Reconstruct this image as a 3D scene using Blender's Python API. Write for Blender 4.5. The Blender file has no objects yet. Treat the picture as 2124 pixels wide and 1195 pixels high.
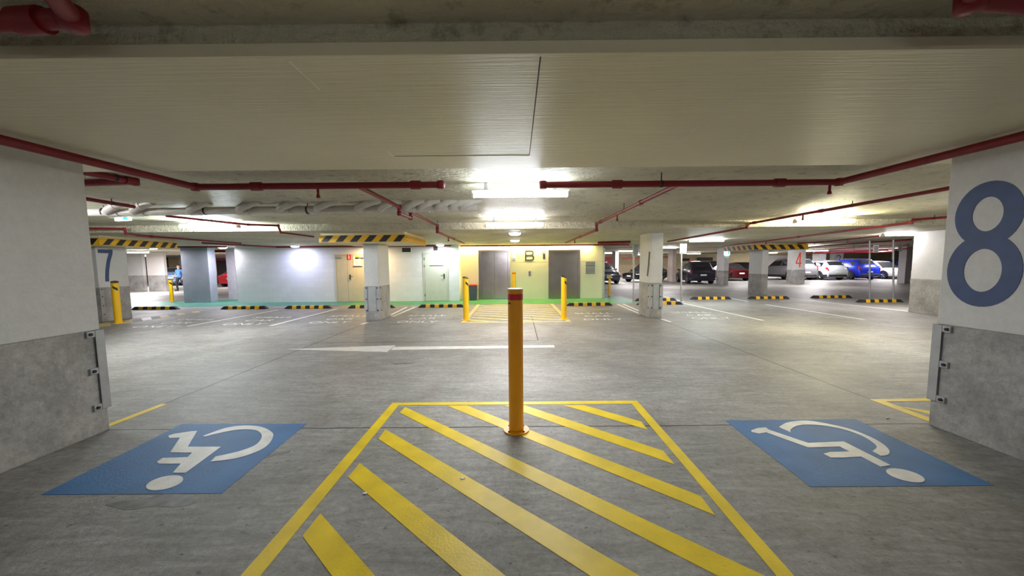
import bpy, bmesh, math, random
from mathutils import Vector, Matrix
random.seed(5)
S = bpy.context.scene
COL = S.collection
PI = math.pi

# ------------------------------------------------------------------ camera
F, PITCH, ROLL, YAW, EYE = 790.0, math.radians(4.884), math.radians(0.5), math.radians(0.15), 1.5
CY = 615.5                               # the lens axis meets the frame a little below its middle
_f = Vector((-math.sin(YAW)*math.cos(PITCH), math.cos(YAW)*math.cos(PITCH), -math.sin(PITCH)))
_r0 = Vector((math.cos(YAW), math.sin(YAW), 0)); _u0 = _r0.cross(_f)
_r = _r0*math.cos(ROLL) - _u0*math.sin(ROLL); _u = _u0*math.cos(ROLL) + _r0*math.sin(ROLL)
CAM = Vector((0, 0, EYE))
def ray(x, y): return _f + _r*((x-1062)/F) - _u*((y-CY)/F)
def G(x, y, z=0.0):                      # a point of the photograph measured on the plane at height z
    d = ray(x, y); return CAM + d*((z-EYE)/d.z)
def D(x, y, Y):                          # ... on the plane at depth Y
    d = ray(x, y); return CAM + d*(Y/d.y)
cam = bpy.data.cameras.new('camera'); cam.sensor_width = 36.0; cam.lens = F/2124*36.0
cam.shift_y = (CY-597.5)/2124; cam.clip_start = 0.05; cam.clip_end = 300
co = bpy.data.objects.new('camera', cam); COL.objects.link(co)
m = Matrix(((_r.x, _u.x, -_f.x, 0), (_r.y, _u.y, -_f.y, 0), (_r.z, _u.z, -_f.z, EYE), (0, 0, 0, 1)))
co.matrix_world = m; S.camera = co

# ------------------------------------------------------------------ materials
def lin(c): return tuple(((v/255)/12.92 if v/255 <= .04045 else ((v/255+.055)/1.055)**2.4) for v in c)
MATS = {}
def mat(name, col, rough=.5, metal=0.0, var=.08, scale=6.0, bump=0.0, bscale=None, spec=.5, emit=None, estr=0, coat=0, srgb=False, speck=0):
    if name in MATS: return MATS[name]
    if srgb: col = lin(col)
    M = bpy.data.materials.new(name); M.use_nodes = True
    nt = M.node_tree; N = nt.nodes; L = nt.links; b = N['Principled BSDF']
    b.inputs['Roughness'].default_value = rough; b.inputs['Metallic'].default_value = metal
    b.inputs['Specular IOR Level'].default_value = spec
    if coat: b.inputs['Coat Weight'].default_value = coat; b.inputs['Coat Roughness'].default_value = .06
    tc = N.new('ShaderNodeTexCoord'); nz = N.new('ShaderNodeTexNoise')
    nz.inputs['Scale'].default_value = scale; nz.inputs['Detail'].default_value = 5
    L.new(tc.outputs['Object'], nz.inputs['Vector'])
    cr = N.new('ShaderNodeValToRGB')
    cr.color_ramp.elements[0].position = .3; cr.color_ramp.elements[1].position = .7
    cr.color_ramp.elements[0].color = (*[max(0, c*(1-var)) for c in col], 1)
    cr.color_ramp.elements[1].color = (*[min(1, c*(1+var)) for c in col], 1)
    L.new(nz.outputs['Fac'], cr.inputs['Fac']); L.new(cr.outputs['Color'], b.inputs['Base Color'])
    if speck:
        n3 = N.new('ShaderNodeTexNoise'); n3.inputs['Scale'].default_value = 16; n3.inputs['Detail'].default_value = 12; n3.inputs['Roughness'].default_value = .85
        L.new(tc.outputs['Object'], n3.inputs['Vector']); c3 = N.new('ShaderNodeValToRGB'); e3 = c3.color_ramp.elements
        e3[0].position = .3; e3[0].color = (1-speck, 1-speck, 1-speck, 1); e3[1].position = .66; e3[1].color = (1+speck*.5, 1+speck*.5, 1+speck*.5, 1)
        L.new(n3.outputs['Fac'], c3.inputs['Fac']); mx = N.new('ShaderNodeMix'); mx.data_type = 'RGBA'; mx.blend_type = 'MULTIPLY'; mx.inputs['Factor'].default_value = 1
        L.new(cr.outputs['Color'], mx.inputs['A']); L.new(c3.outputs['Color'], mx.inputs['B']); L.new(mx.outputs['Result'], b.inputs['Base Color'])
    if bump:
        n2 = N.new('ShaderNodeTexNoise'); n2.inputs['Scale'].default_value = bscale or scale*6; n2.inputs['Detail'].default_value = 6
        L.new(tc.outputs['Object'], n2.inputs['Vector'])
        bp = N.new('ShaderNodeBump'); bp.inputs['Strength'].default_value = bump; bp.inputs['Distance'].default_value = .02
        L.new(n2.outputs['Fac'], bp.inputs['Height']); L.new(bp.outputs['Normal'], b.inputs['Normal'])
    if emit:
        b.inputs['Emission Color'].default_value = (*emit, 1); b.inputs['Emission Strength'].default_value = estr
    MATS[name] = M
    return M

def node(N, t, **kw):
    n = N.new(t)
    for k, v in kw.items():
        if k.startswith('i_'): n.inputs[int(k[2:])].default_value = v
        else: setattr(n, k, v)
    return n

def floor_mat():
    M = bpy.data.materials.new('concrete_floor'); M.use_nodes = True
    nt = M.node_tree; N = nt.nodes; L = nt.links; b = N['Principled BSDF']; b.inputs['Specular IOR Level'].default_value = .3
    tc = N.new('ShaderNodeTexCoord'); P = tc.outputs['Object']
    def noise(scale, detail=6, rough=.6, dist=0, vec=None):
        n = N.new('ShaderNodeTexNoise'); n.inputs['Scale'].default_value = scale; n.inputs['Detail'].default_value = detail
        n.inputs['Roughness'].default_value = rough; n.inputs['Distortion'].default_value = dist
        L.new(vec or P, n.inputs['Vector']); return n.outputs['Fac']
    def ramp(src, p0, c0, p1, c1):
        r = N.new('ShaderNodeValToRGB'); e = r.color_ramp.elements
        e[0].position = p0; e[0].color = (*c0, 1); e[1].position = p1; e[1].color = (*c1, 1)
        L.new(src, r.inputs['Fac']); return r.outputs['Color']
    def mix(a, b_, fac, mode='MIX'):
        x = N.new('ShaderNodeMix'); x.data_type = 'RGBA'; x.blend_type = mode
        if isinstance(fac, float): x.inputs['Factor'].default_value = fac
        else: L.new(fac, x.inputs['Factor'])
        L.new(a, x.inputs['A']); L.new(b_, x.inputs['B']) if not isinstance(b_, tuple) else setattr(x.inputs['B'], 'default_value', (*b_, 1))
        return x.outputs['Result']
    def math_(op, a, b_=None, c=None):
        n = N.new('ShaderNodeMath'); n.operation = op
        for i, v in enumerate((a, b_, c)):
            if v is None: continue
            if isinstance(v, (int, float)): n.inputs[i].default_value = v
            else: L.new(v, n.inputs[i])
        return n.outputs[0]
    base = ramp(noise(.55, 8, .65, .4), .32, (.225, .221, .212), .68, (.40, .396, .384))
    fine = ramp(noise(20, 14, .85), .32, (.58, .57, .56), .68, (1.3, 1.3, 1.3))
    c = mix(base, fine, 1.0, 'MULTIPLY')
    # trowel swirls stretched sideways
    mp = N.new('ShaderNodeMapping'); mp.inputs['Scale'].default_value = (.9, 4.2, 1); mp.inputs['Rotation'].default_value = (0, 0, .35); L.new(P, mp.inputs['Vector'])
    sw = ramp(noise(2.2, 10, .75, 1.4, mp.outputs['Vector']), .40, (.68, .66, .63), .62, (1.12, 1.12, 1.12))
    c = mix(c, sw, .75, 'MULTIPLY')
    # dark stains
    st = ramp(noise(.9, 7, .65, .8), .58, (1, 1, 1), .72, (.60, .55, .48))
    c = mix(c, st, .8, 'MULTIPLY')
    sp = ramp(noise(26, 2, .5), .685, (1, 1, 1), .71, (.25, .24, .23))
    c = mix(c, sp, .6, 'MULTIPLY')
    # sawn joints
    sx = N.new('ShaderNodeSeparateXYZ'); L.new(P, sx.inputs[0])
    wob = math_('MULTIPLY', math_('SUBTRACT', noise(3, 3), .5), .035)
    def line(coord, at, w): return math_('LESS_THAN', math_('ABSOLUTE', math_('SUBTRACT', math_('ADD', coord, wob), at)), w)
    j = line(sx.outputs['Y'], 3.41, .009)
    for at in (-3.85, 3.88): j = math_('MAXIMUM', j, line(sx.outputs['X'], at, .010))
    for at in (-11.6, 11.5): j = math_('MAXIMUM', j, line(sx.outputs['X'], at, .008))
    sc = ramp(noise(4.5, 9, .75, .9), .60, (1, 1, 1), .70, (1.22, 1.22, 1.23))
    c = mix(c, sc, .8, 'MULTIPLY')
    c = mix(c, (.022, .021, .02), j)
    L.new(c, b.inputs['Base Color'])
    rr = N.new('ShaderNodeMapRange'); rr.inputs['To Min'].default_value = .36; rr.inputs['To Max'].default_value = .66
    L.new(noise(1.1, 6, .65, .3), rr.inputs['Value']); L.new(rr.outputs[0], b.inputs['Roughness'])
    bp = N.new('ShaderNodeBump'); bp.inputs['Strength'].default_value = .5; bp.inputs['Distance'].default_value = .012
    L.new(noise(14, 10, .75), bp.inputs['Height']); L.new(bp.outputs['Normal'], b.inputs['Normal'])
    return M

def slab_mat(name, col, bump, bscale, rough, var=.1, speckle=.35, aniso=1.0, dist=.03):
    M = bpy.data.materials.new(name); M.use_nodes = True
    nt = M.node_tree; N = nt.nodes; L = nt.links; b = N['Principled BSDF']
    tc = N.new('ShaderNodeTexCoord'); mp = N.new('ShaderNodeMapping'); mp.inputs['Scale'].default_value = (1, aniso, 1)
    L.new(tc.outputs['Object'], mp.inputs['Vector']); P = tc.outputs['Object']
    n1 = node(N, 'ShaderNodeTexNoise'); n1.inputs['Scale'].default_value = .8; n1.inputs['Detail'].default_value = 7; L.new(P, n1.inputs['Vector'])
    r1 = N.new('ShaderNodeValToRGB'); e = r1.color_ramp.elements
    e[0].position = .35; e[0].color = (*[c*(1-var) for c in col], 1); e[1].position = .65; e[1].color = (*[min(1, c*(1+var)) for c in col], 1)
    L.new(n1.outputs['Fac'], r1.inputs['Fac'])
    n3 = node(N, 'ShaderNodeTexNoise'); n3.inputs['Scale'].default_value = 7; n3.inputs['Detail'].default_value = 8; n3.inputs['Roughness'].default_value = .7; L.new(P, n3.inputs['Vector'])
    r3 = N.new('ShaderNodeValToRGB'); e = r3.color_ramp.elements
    e[0].position = .25; e[0].color = (1-speckle, 1-speckle, 1-speckle*1.15, 1); e[1].position = .46; e[1].color = (1, 1, 1, 1)  # random darker speckle coloured into the slab
    L.new(n3.outputs['Fac'], r3.inputs['Fac'])
    mx = N.new('ShaderNodeMix'); mx.data_type = 'RGBA'; mx.blend_type = 'MULTIPLY'; mx.inputs['Factor'].default_value = 1
    L.new(r1.outputs['Color'], mx.inputs['A']); L.new(r3.outputs['Color'], mx.inputs['B']); L.new(mx.outputs['Result'], b.inputs['Base Color'])
    b.inputs['Roughness'].default_value = rough; b.inputs['Specular IOR Level'].default_value = .22
    n2 = node(N, 'ShaderNodeTexNoise'); n2.inputs['Scale'].default_value = bscale; n2.inputs['Detail'].default_value = 7; n2.inputs['Roughness'].default_value = .6; L.new(mp.outputs['Vector'], n2.inputs['Vector'])
    bp = N.new('ShaderNodeBump'); bp.inputs['Strength'].default_value = bump; bp.inputs['Distance'].default_value = dist
    L.new(n2.outputs['Fac'], bp.inputs['Height']); L.new(bp.outputs['Normal'], b.inputs['Normal'])
    return M

def block_mat(name, col):
    M = bpy.data.materials.new(name); M.use_nodes = True
    nt = M.node_tree; N = nt.nodes; L = nt.links; b = N['Principled BSDF']; b.inputs['Roughness'].default_value = .55
    tc = N.new('ShaderNodeTexCoord'); mp = N.new('ShaderNodeMapping'); mp.inputs['Rotation'].default_value = (PI/2, 0, 0)
    L.new(tc.outputs['Object'], mp.inputs['Vector'])
    br = N.new('ShaderNodeTexBrick'); br.inputs['Scale'].default_value = 1; br.inputs['Brick Width'].default_value = .4; br.inputs['Row Height'].default_value = .2
    br.inputs['Mortar Size'].default_value = .008; br.inputs['Mortar Smooth'].default_value = .4
    br.inputs['Color1'].default_value = (*col, 1); br.inputs['Color2'].default_value = (*[c*.94 for c in col], 1); br.inputs['Mortar'].default_value = (*[c*.9 for c in col], 1)
    L.new(mp.outputs['Vector'], br.inputs['Vector']); L.new(br.outputs['Color'], b.inputs['Base Color'])
    bp = N.new('ShaderNodeBump'); bp.invert = True; bp.inputs['Strength'].default_value = .35; bp.inputs['Distance'].default_value = .01
    L.new(br.outputs['Fac'], bp.inputs['Height']); L.new(bp.outputs['Normal'], b.inputs['Normal'])
    return M

M_FLOOR = floor_mat()
M_SLAB = slab_mat('sprayed_concrete_ceiling', (.86, .80, .60), .9, 15, .5, .10, .58, 1.5, .16)
M_SOFFIT = slab_mat('painted_concrete_soffit', (.74, .68, .50), .35, 2.2, .46, .05, .06, 22, .02)
M_BLOCK = block_mat('white_painted_blockwork', (.78, .77, .80))
M_CREAM = mat('cream_painted_wall', (.72, .70, .50), .5, var=.04, scale=1.5, bump=.08, bscale=30)
M_WHITE = mat('white_column_paint', (.62, .62, .61), .5, var=.05, scale=2, bump=.12, bscale=40, speck=.10)
M_LOWER = mat('bare_grey_concrete', (.36, .35, .335), .65, var=.26, scale=3.0, bump=.3, bscale=22, speck=.45)
M_GREYCOL = mat('blue_grey_column_paint', (.25, .265, .31), .6, var=.1, scale=3, bump=.2, bscale=30)
M_YWALL = mat('yellowed_wall_paint', (.55, .46, .28), .7, var=.12, scale=1.2)
M_PALEWALL = mat('pale_wall_paint', (.72, .68, .66), .7, var=.06, scale=1.2)
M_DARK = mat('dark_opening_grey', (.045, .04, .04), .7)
M_REDW = mat('red_wall_paint', (.5, .07, .08), .6)
M_YEL = mat('yellow_road_paint', (.76, .55, .006), .45, var=.12, scale=5, bump=.1, bscale=60)
M_FADEY = mat('faded_yellow_road_paint', (.66, .53, .2), .55, var=.2, scale=6, bump=.1, bscale=60)
M_WPAINT = mat('white_road_paint', (.72, .71, .68), .5, var=.12, scale=8, bump=.1, bscale=60)
M_FADEW = mat('worn_white_road_paint', (.80, .79, .78), .5, var=.1, scale=14)
M_BLUEP = mat('blue_road_paint', (.04, .15, .37), .6, var=.16, scale=3, bump=.12, bscale=50)
M_GREEN = mat('green_floor_paint', (.055, .27, .075), .45, var=.16, scale=2.5)
M_TEAL = mat('teal_green_floor_paint', (.05, .21, .15), .45, var=.2, scale=2.5)
M_BOLL = mat('golden_yellow_bollard_paint', (.80, .34, .006), .36, var=.05, scale=5)
M_BOLL2 = mat('bright_yellow_bollard_paint', (.90, .52, .006), .36, var=.05, scale=5)
M_REDT = mat('red_reflective_tape', (.55, .02, .025), .35)
M_ORT = mat('orange_reflective_tape', (.85, .17, .02), .35)
M_WCAP = mat('white_bollard_cap', (.85, .85, .85), .35, var=.03)
M_BLACK = mat('black_rubber', (.02, .02, .02), .7, var=.2)
M_STRIPEB = mat('black_hazard_paint', (.018, .018, .022), .5)
M_STRIPEY = mat('yellow_hazard_paint', (.78, .43, .01), .45, var=.07)
M_PIPE = mat('red_fire_pipe_paint', (.21, .004, .011), .5, var=.12, scale=8)
M_PVC = mat('grey_pvc_drain_pipe', (.56, .52, .46), .4, var=.08, scale=6)
M_STEEL = mat('galvanised_steel', (.42, .44, .46), .45, .55, var=.15, scale=9)
M_GUARD = mat('grey_painted_steel_guard', (.40, .41, .42), .5, .2, var=.1, scale=8)
M_BOLT = mat('dark_steel_bolt', (.03, .03, .035), .5, .5)
M_STAIN = mat('brushed_stainless_steel', (.36, .335, .345), .24, .95, var=.1, scale=3)
M_DOOR = mat('beige_door_paint', (.58, .51, .37), .45, var=.04)
M_DOOR2 = mat('grey_green_door_paint', (.58, .58, .49), .45, var=.04)
M_NAVY = mat('navy_blue_stencil_paint', (.028, .062, .18), .5, var=.12, scale=10)
M_RSTEN = mat('red_stencil_paint', (.75, .08, .04), .5)
M_BSTEN = mat('dark_grey_stencil_paint', (.035, .04, .055), .5)
M_TUBE = mat('lit_fluorescent_tube', (.9, .95, 1), .4, emit=(.90, .96, 1), estr=26)
M_TUBEY = mat('lit_warm_fluorescent_tube', (1, .95, .75), .4, emit=(1, .93, .6), estr=26)
M_DISC = mat('lit_white_lamp_dome', (.95, .95, 1), .4, emit=(.93, .93, 1), estr=16)
M_LED = mat('lit_warm_strip', (1, .85, .5), .4, emit=(1, .80, .38), estr=22)
M_HOUS = mat('white_lamp_housing', (.8, .8, .8), .4, var=.02)
M_SIGNW = mat('white_sign_face', (.75, .76, .76), .45, var=.03)
M_SIGNG = mat('grey_sign_back', (.22, .23, .23), .5, .2)
M_SIGNRED = mat('red_sign_face', (.7, .02, .03), .45)
M_SIGNYEL = mat('orange_yellow_sign_face', (.9, .5, .02), .45)
M_INK = mat('black_sign_lettering', (.02, .02, .02), .6)
M_EXITG = mat('lit_green_exit_panel', (.05, .6, .4), .4, emit=(.05, .75, .5), estr=1.2)
M_EXITW = mat('lit_white_exit_panel', (.8, .95, 1), .4, emit=(.7, .95, 1), estr=5)
M_BIN = mat('dark_grey_bin_plastic', (.07, .075, .09), .5)
M_BINR = mat('red_bin_lid', (.7, .05, .03), .45)
M_IND = mat('lit_white_indicator', (.9, 1, .9), .4, emit=(.9, 1, .9), estr=4)
M_INDO = mat('lit_orange_indicator', (1, .5, .1), .4, emit=(1, .45, .08), estr=6)
M_GLASS = mat('dark_car_glass', (.015, .017, .022), .08, spec=.8, var=.02)
M_TYRE = mat('black_tyre_rubber', (.015, .015, .016), .75)
M_RIM = mat('grey_alloy_rim', (.35, .35, .36), .3, .8)
M_PINKRIM = mat('bronze_pink_alloy_rim', (.6, .42, .38), .35, .5)
M_TAIL = mat('red_tail_lamp_plastic', (.22, .008, .012), .2)
M_HEAD = mat('clear_head_lamp_plastic', (.75, .78, .8), .12)
M_TRIM = mat('black_car_trim', (.02, .02, .022), .5)
M_PLATE = mat('white_number_plate', (.75, .75, .72), .4)
M_SKIN = mat('skin', (.5, .3, .22), .55)
M_HAIR = mat('dark_hair', (.02, .015, .012), .6)
M_SHIRT = mat('blue_shirt_cloth', (.07, .2, .55), .8)
M_TROUS = mat('black_trouser_cloth', (.015, .016, .02), .8)
M_LITTER = mat('white_paper_scrap', (.75, .75, .74), .7)

# ------------------------------------------------------------------ mesh builder
class MB:
    def __init__(s): s.bm = bmesh.new()
    def poly(s, rings, caps=True, closed=True, mi=0):
        R = [[s.bm.verts.new(p) for p in r] for r in rings]; n = len(R[0]); fs = []
        for a, b in zip(R, R[1:]):
            for i in range(n if closed else n-1):
                j = (i+1) % n
                try: fs.append(s.bm.faces.new((a[i], a[j], b[j], b[i])))
                except ValueError: pass
        if caps and closed:
            for r in (R[0], R[-1]):
                try: fs.append(s.bm.faces.new(r))
                except ValueError: pass
        for f in fs: f.material_index = mi
        return s
    def box(s, x0, x1, y0, y1, z0, z1, mi=0):
        return s.poly([[(x0, y0, z), (x1, y0, z), (x1, y1, z), (x0, y1, z)] for z in (z0, z1)], mi=mi)
    def prism(s, pts, f0, f1, mi=0):         # pts 2-D; f0, f1 map (u, v) to 3-D at both ends
        return s.poly([[f0(*p) for p in pts], [f1(*p) for p in pts]], mi=mi)
    def flat(s, pts, z0=.0, z1=.003, mi=0):  # a painted shape on the ground
        return s.poly([[(p[0], p[1], z) for p in pts] for z in (z0, z1)], mi=mi)
    def cyl(s, p0, p1, r, n=16, r1=None, mi=0):
        p0, p1 = Vector(p0), Vector(p1); d = (p1-p0).normalized()
        a = d.orthogonal().normalized(); b = d.cross(a); r1 = r if r1 is None else r1
        return s.poly([[p + (a*math.cos(2*PI*i/n)+b*math.sin(2*PI*i/n))*q for i in range(n)] for p, q in ((p0, r), (p1, r1))], mi=mi)
    def lathe(s, prof, n=24, c=(0, 0, 0), mi=0):
        return s.poly([[(c[0]+r*math.cos(2*PI*i/n), c[1]+r*math.sin(2*PI*i/n), c[2]+z) for i in range(n)] for r, z in prof], mi=mi)
    def tube(s, pts, r, n=12, bend=None, mi=0):
        P = [Vector(p) for p in pts]; bend = bend or r*1.6; Q = [P[0]]
        for a, b, c in zip(P, P[1:], P[2:]):
            l1, l2 = (a-b).length, (c-b).length; t = min(bend, l1*.45, l2*.45)
            u, v = b+(a-b).normalized()*t, b+(c-b).normalized()*t
            for k in range(5):
                q = k/4; Q.append(u*(1-q)**2 + b*2*q*(1-q) + v*q*q)
        Q.append(P[-1]); rings = []; d0 = (Q[1]-Q[0]).normalized(); a = d0.orthogonal().normalized()
        for i, q in enumerate(Q):
            d = ((Q[min(i+1, len(Q)-1)]-Q[max(i-1, 0)])).normalized()
            a = (a - d*a.dot(d)).normalized(); b = d.cross(a)
            rings.append([q+(a*math.cos(2*PI*k/n)+b*math.sin(2*PI*k/n))*r for k in range(n)])
        return s.poly(rings, mi=mi)
    def ribbon(s, pts, w, f, closed=False, depth=.004, mi=0):   # a stroke of width w; f maps (u, v, h)
        P = [Vector(p) for p in pts]; n = len(P); A = []; B = []
        for i in range(n):
            p0 = P[(i-1) % n] if (closed or i > 0) else P[i]; p1 = P[(i+1) % n] if (closed or i < n-1) else P[i]
            d = (p1-p0).normalized(); nn = Vector((-d.y, d.x))
            A.append(P[i]+nn*w/2); B.append(P[i]-nn*w/2)
        rng = range(n if closed else n-1)
        lo = [[s.bm.verts.new(f(q.x, q.y, h)) for q in A] for h in (0, depth)]; hi = [[s.bm.verts.new(f(q.x, q.y, h)) for q in B] for h in (0, depth)]
        for i in rng:
            j = (i+1) % n
            for q in ((lo[1][i], lo[1][j], hi[1][j], hi[1][i]), (lo[0][i], lo[0][j], lo[1][j], lo[1][i]), (hi[0][i], hi[0][j], hi[1][j], hi[1][i])):
                s.bm.faces.new(q).material_index = mi
        return s
    def build(s, name, mats, parent=None, smooth=0, bevel=0, loc=None):
        bmesh.ops.recalc_face_normals(s.bm, faces=s.bm.faces)
        me = bpy.data.meshes.new(name); s.bm.to_mesh(me); s.bm.free()
        for q in (mats if isinstance(mats, (list, tuple)) else [mats]): me.materials.append(q)
        if smooth:
            for p in me.polygons: p.use_smooth = True
            me.set_sharp_from_angle(angle=math.radians(smooth))
        o = bpy.data.objects.new(name, me); COL.objects.link(o)
        if parent: o.parent = parent
        if loc: o.location = loc
        if bevel:
            b = o.modifiers.new('bevel', 'BEVEL'); b.width = bevel; b.segments = 2; b.limit_method = 'ANGLE'
        return o
def thing(name, label, cat, loc=(0, 0, 0), rz=0, group=None, kind=None):
    o = bpy.data.objects.new(name, None); COL.objects.link(o); o.location = loc; o.rotation_euler = (0, 0, rz)
    o.empty_display_size = .1
    return tag(o, label, cat, group, kind)
def tag(o, label, cat, group=None, kind=None):
    o['label'] = label; o['category'] = cat
    if group: o['group'] = group
    if kind: o['kind'] = kind
    return o
def struct(o): o['kind'] = 'structure'; return o
def copy_tree(o, parent=None):
    c = o.copy(); COL.objects.link(c)
    if parent: c.parent = parent
    for ch in list(o.children): copy_tree(ch, c)
    return c
def text_mesh(body, size, depth=.004, bold=0):
    cu = bpy.data.curves.new('t', 'FONT'); cu.body = body; cu.size = size; cu.extrude = depth/2; cu.align_x = 'CENTER'; cu.align_y = 'CENTER'; cu.offset = bold; cu.resolution_u = 4
    o = bpy.data.objects.new('t', cu); COL.objects.link(o); bpy.context.view_layer.update()
    me = bpy.data.meshes.new_from_object(o.evaluated_get(bpy.context.evaluated_depsgraph_get()))
    bpy.data.objects.remove(o); bpy.data.curves.remove(cu)
    return me
def text_obj(name, body, size, M, mtx, parent=None, depth=.004, bold=0):
    me = text_mesh(body, size, depth, bold); me.transform(mtx); me.name = name; me.materials.clear(); me.materials.append(M)
    o = bpy.data.objects.new(name, me); COL.objects.link(o)
    if parent: o.parent = parent
    return o
def lamp(parent, loc, sx, sy, power, col=(1, 1, 1), down=True, both=False, name='lamp_light', rot=None, shape='RECTANGLE', spread=180):
    l = bpy.data.lights.new(name, 'AREA'); l.shape = shape; l.size = sx; l.size_y = sy; l.energy = power; l.color = col; l.spread = math.radians(spread)
    o = bpy.data.objects.new(name, l); COL.objects.link(o); o.parent = parent; o.location = loc
    if rot: o.rotation_euler = rot
    return o

# ------------------------------------------------------------------ setting
ZS, ZN, ZB, ZB2 = 2.475, 2.55, 2.42, 2.32          # upper slab, near band beam, deep band beam
struct(MB().box(-42, 52, -9, 48, -.2, 0).build('floor', M_FLOOR))
struct(MB().box(-42, 52, -9, 1.755, ZN, ZN+.3).build('ceiling', M_SLAB))
struct(MB().box(-42, 52, 1.755, 9.0, ZS, ZN+.3).build('ceiling', M_SLAB))
struct(MB().box(-42, 52, 9.0, 48, ZS, ZN+.3).build('ceiling', M_SLAB))
nb = struct(MB().box(-42, 52, 1.755, 3.75, ZB, ZS-.001).build('ceiling_beam', M_SOFFIT))
jl = MB()
def strip(mb, a, b, w, z0, z1):
    a, b = Vector((a[0], a[1])), Vector((b[0], b[1])); d = (b-a).normalized(); n = Vector((-d.y, d.x))*w/2
    mb.flat([a+n, b+n, b-n, a-n], z0, z1)
strip(jl, G(1121, 118, ZB), G(1098, 322, ZB), .006, ZB-.002, ZB)
strip(jl, G(818, 324, ZB), G(1098, 322, ZB), .006, ZB-.002, ZB)
jl.build('joint_line', M_DARK, nb)
jl = MB()
for a, b in (((1532, 198), (1408, 294)), ((598, 126), (662, 186)), ((803, 314), (818, 325))): strip(jl, G(*a, ZB), G(*b, ZB), .007, ZB-.002, ZB)
jl.build('crack_line', M_WPAINT, nb)
struct(MB().box(-42, 52, 9.0, 17.4, ZB2, ZS-.001).build('ceiling_beam', M_SLAB))
struct(MB().box(-42, 52, 24.2, 28.0, 2.42, ZS-.001).build('ceiling_beam', M_SLAB))
struct(MB().box(-42, 52, -6, -4.2, ZB, ZN-.001).build('ceiling_beam', M_SOFFIT))
struct(MB().box(-42, -41.8, -9, 48, 0, ZS).build('wall_left', M_PALEWALL))
struct(MB().box(51.8, 52, -9, 48, 0, ZS).build('wall_right', M_PALEWALL))
struct(MB().box(-42, 52, 44, 44.2, 0, ZS).build('wall_back', M_YWALL))
struct(MB().box(-42, 52, -9.2, -9, 0, ZS).build('wall_front', M_PALEWALL))
# service core: white block wall with two doors, then the cream lift lobby, set back
YW, YL = 15.75, 16.35
XW0, XW1 = D(492, 600, YW).x, D(953, 600, YW).x
XL1 = D(1250, 600, YL).x
struct(MB().box(XW0, XW1, YW, YW+.25, 0, ZB2).build('wall_core', M_BLOCK))
struct(MB().box(XW1-.25, XW1, YW+.25, 23, 0, ZB2).build('wall_return', M_CREAM))
struct(MB().box(XW1, XL1, YL, YL+.3, 0, ZB2).build('wall_lobby', M_CREAM))
struct(MB().box(XL1-.3, XL1, YL+.3, 23, 0, ZB2).build('wall_core_right', M_BLOCK))
struct(MB().box(XW0, XW0+.25, YW+.25, 23, 0, ZB2).build('wall_core_left', M_BLOCK))
struct(MB().box(XW1, XL1-.001, YL-.002, YL-.0005, 1.585, 1.6).build('trim_1', mat('shadow_groove_paint', (.5, .5, .34), .6)))

def wall_uv(Y): return (lambda u, v: (u, Y, v)), (lambda u, v: (u, Y, v))
def rect_px(x0, y0, x1, y1, Y):         # rectangle of the photo on the wall at depth Y: x range, z range
    a, b = D(x0, (y0+y1)/2, Y), D(x1, (y0+y1)/2, Y); t, q = D((x0+x1)/2, y0, Y), D((x0+x1)/2, y1, Y)
    return a.x, b.x, q.z, t.z

def hinged_door(n, x0, x1, top, M, label, leaf_split=None, handle_right=True):
    d = thing('door_%d' % n, label, 'door', (0, 0, 0)); d['kind'] = 'structure'
    fr = MB(); w = .05
    fr.box(x0-w, x0, YW-.03, YW-.001, 0, top+w).box(x1, x1+w, YW-.03, YW-.001, 0, top+w).box(x0, x1, YW-.03, YW-.001, top, top+w)
    fr.build('door_frame', M, d, bevel=.004)
    ed = [x0, leaf_split, x1] if leaf_split else [x0, x1]
    for a, b in zip(ed, ed[1:]):
        leaf = MB().box(a+.008, b-.008, YW-.02, YW-.001, .012, top-.006).build('door_leaf', M, d, bevel=.003)
    hx = (ed[-2]+.1) if not handle_right else x1-.13
    s = 1 if not handle_right else -1
    MB().box(hx-.025, hx+.025, YW-.032, YW-.02, .93, 1.13).cyl((hx, YW-.03, 1.05), (hx, YW-.075, 1.05), .012).box(min(hx, hx+s*.13), max(hx, hx+s*.13), YW-.085, YW-.068, 1.04, 1.062).build('door_handle', M_BOLT, d, bevel=.003)
    hg = ed[0]+.0 if handle_right else x1
    for z in (.25, 1.45, 1.75): MB().cyl((hg, YW-.026, z-.05), (hg, YW-.026, z+.05), .014).build('hinge', M_BOLT, d)
    return d
ax0, ax1, _, az = rect_px(699, 530, 775, 625, YW)
split = D(722, 580, YW).x
d1 = hinged_door(1, ax0, ax1, az, M_DOOR, 'wide beige double door half hidden behind the left centre column', split, False)
for cx in (D(703, 530, YW).x, D(752, 530, YW).x): MB().box(cx-.14, cx+.14, YW-.075, YW-.02, az-.10, az-.045).build('door_closer', M_STEEL, d1, bevel=.004)
bx0, bx1, _, bz = rect_px(881, 526, 928, 624, YW)
d2 = hinged_door(2, bx0, bx1, bz, M_DOOR2, 'single pale grey green door between block wall and lift lobby', None, True)
MB().box(D(891, 550, YW).x, D(920, 550, YW).x, YW-.023, YW-.02, D(900, 552, YW).z, D(900, 550.5, YW).z).build('lettering', M_INK, d2)
MB().box(D(732, 550, YW).x, D(752, 550, YW).x, YW-.023, YW-.02, D(740, 554.5, YW).z, D(740, 552.5, YW).z).build('lettering', M_INK, d1)
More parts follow.
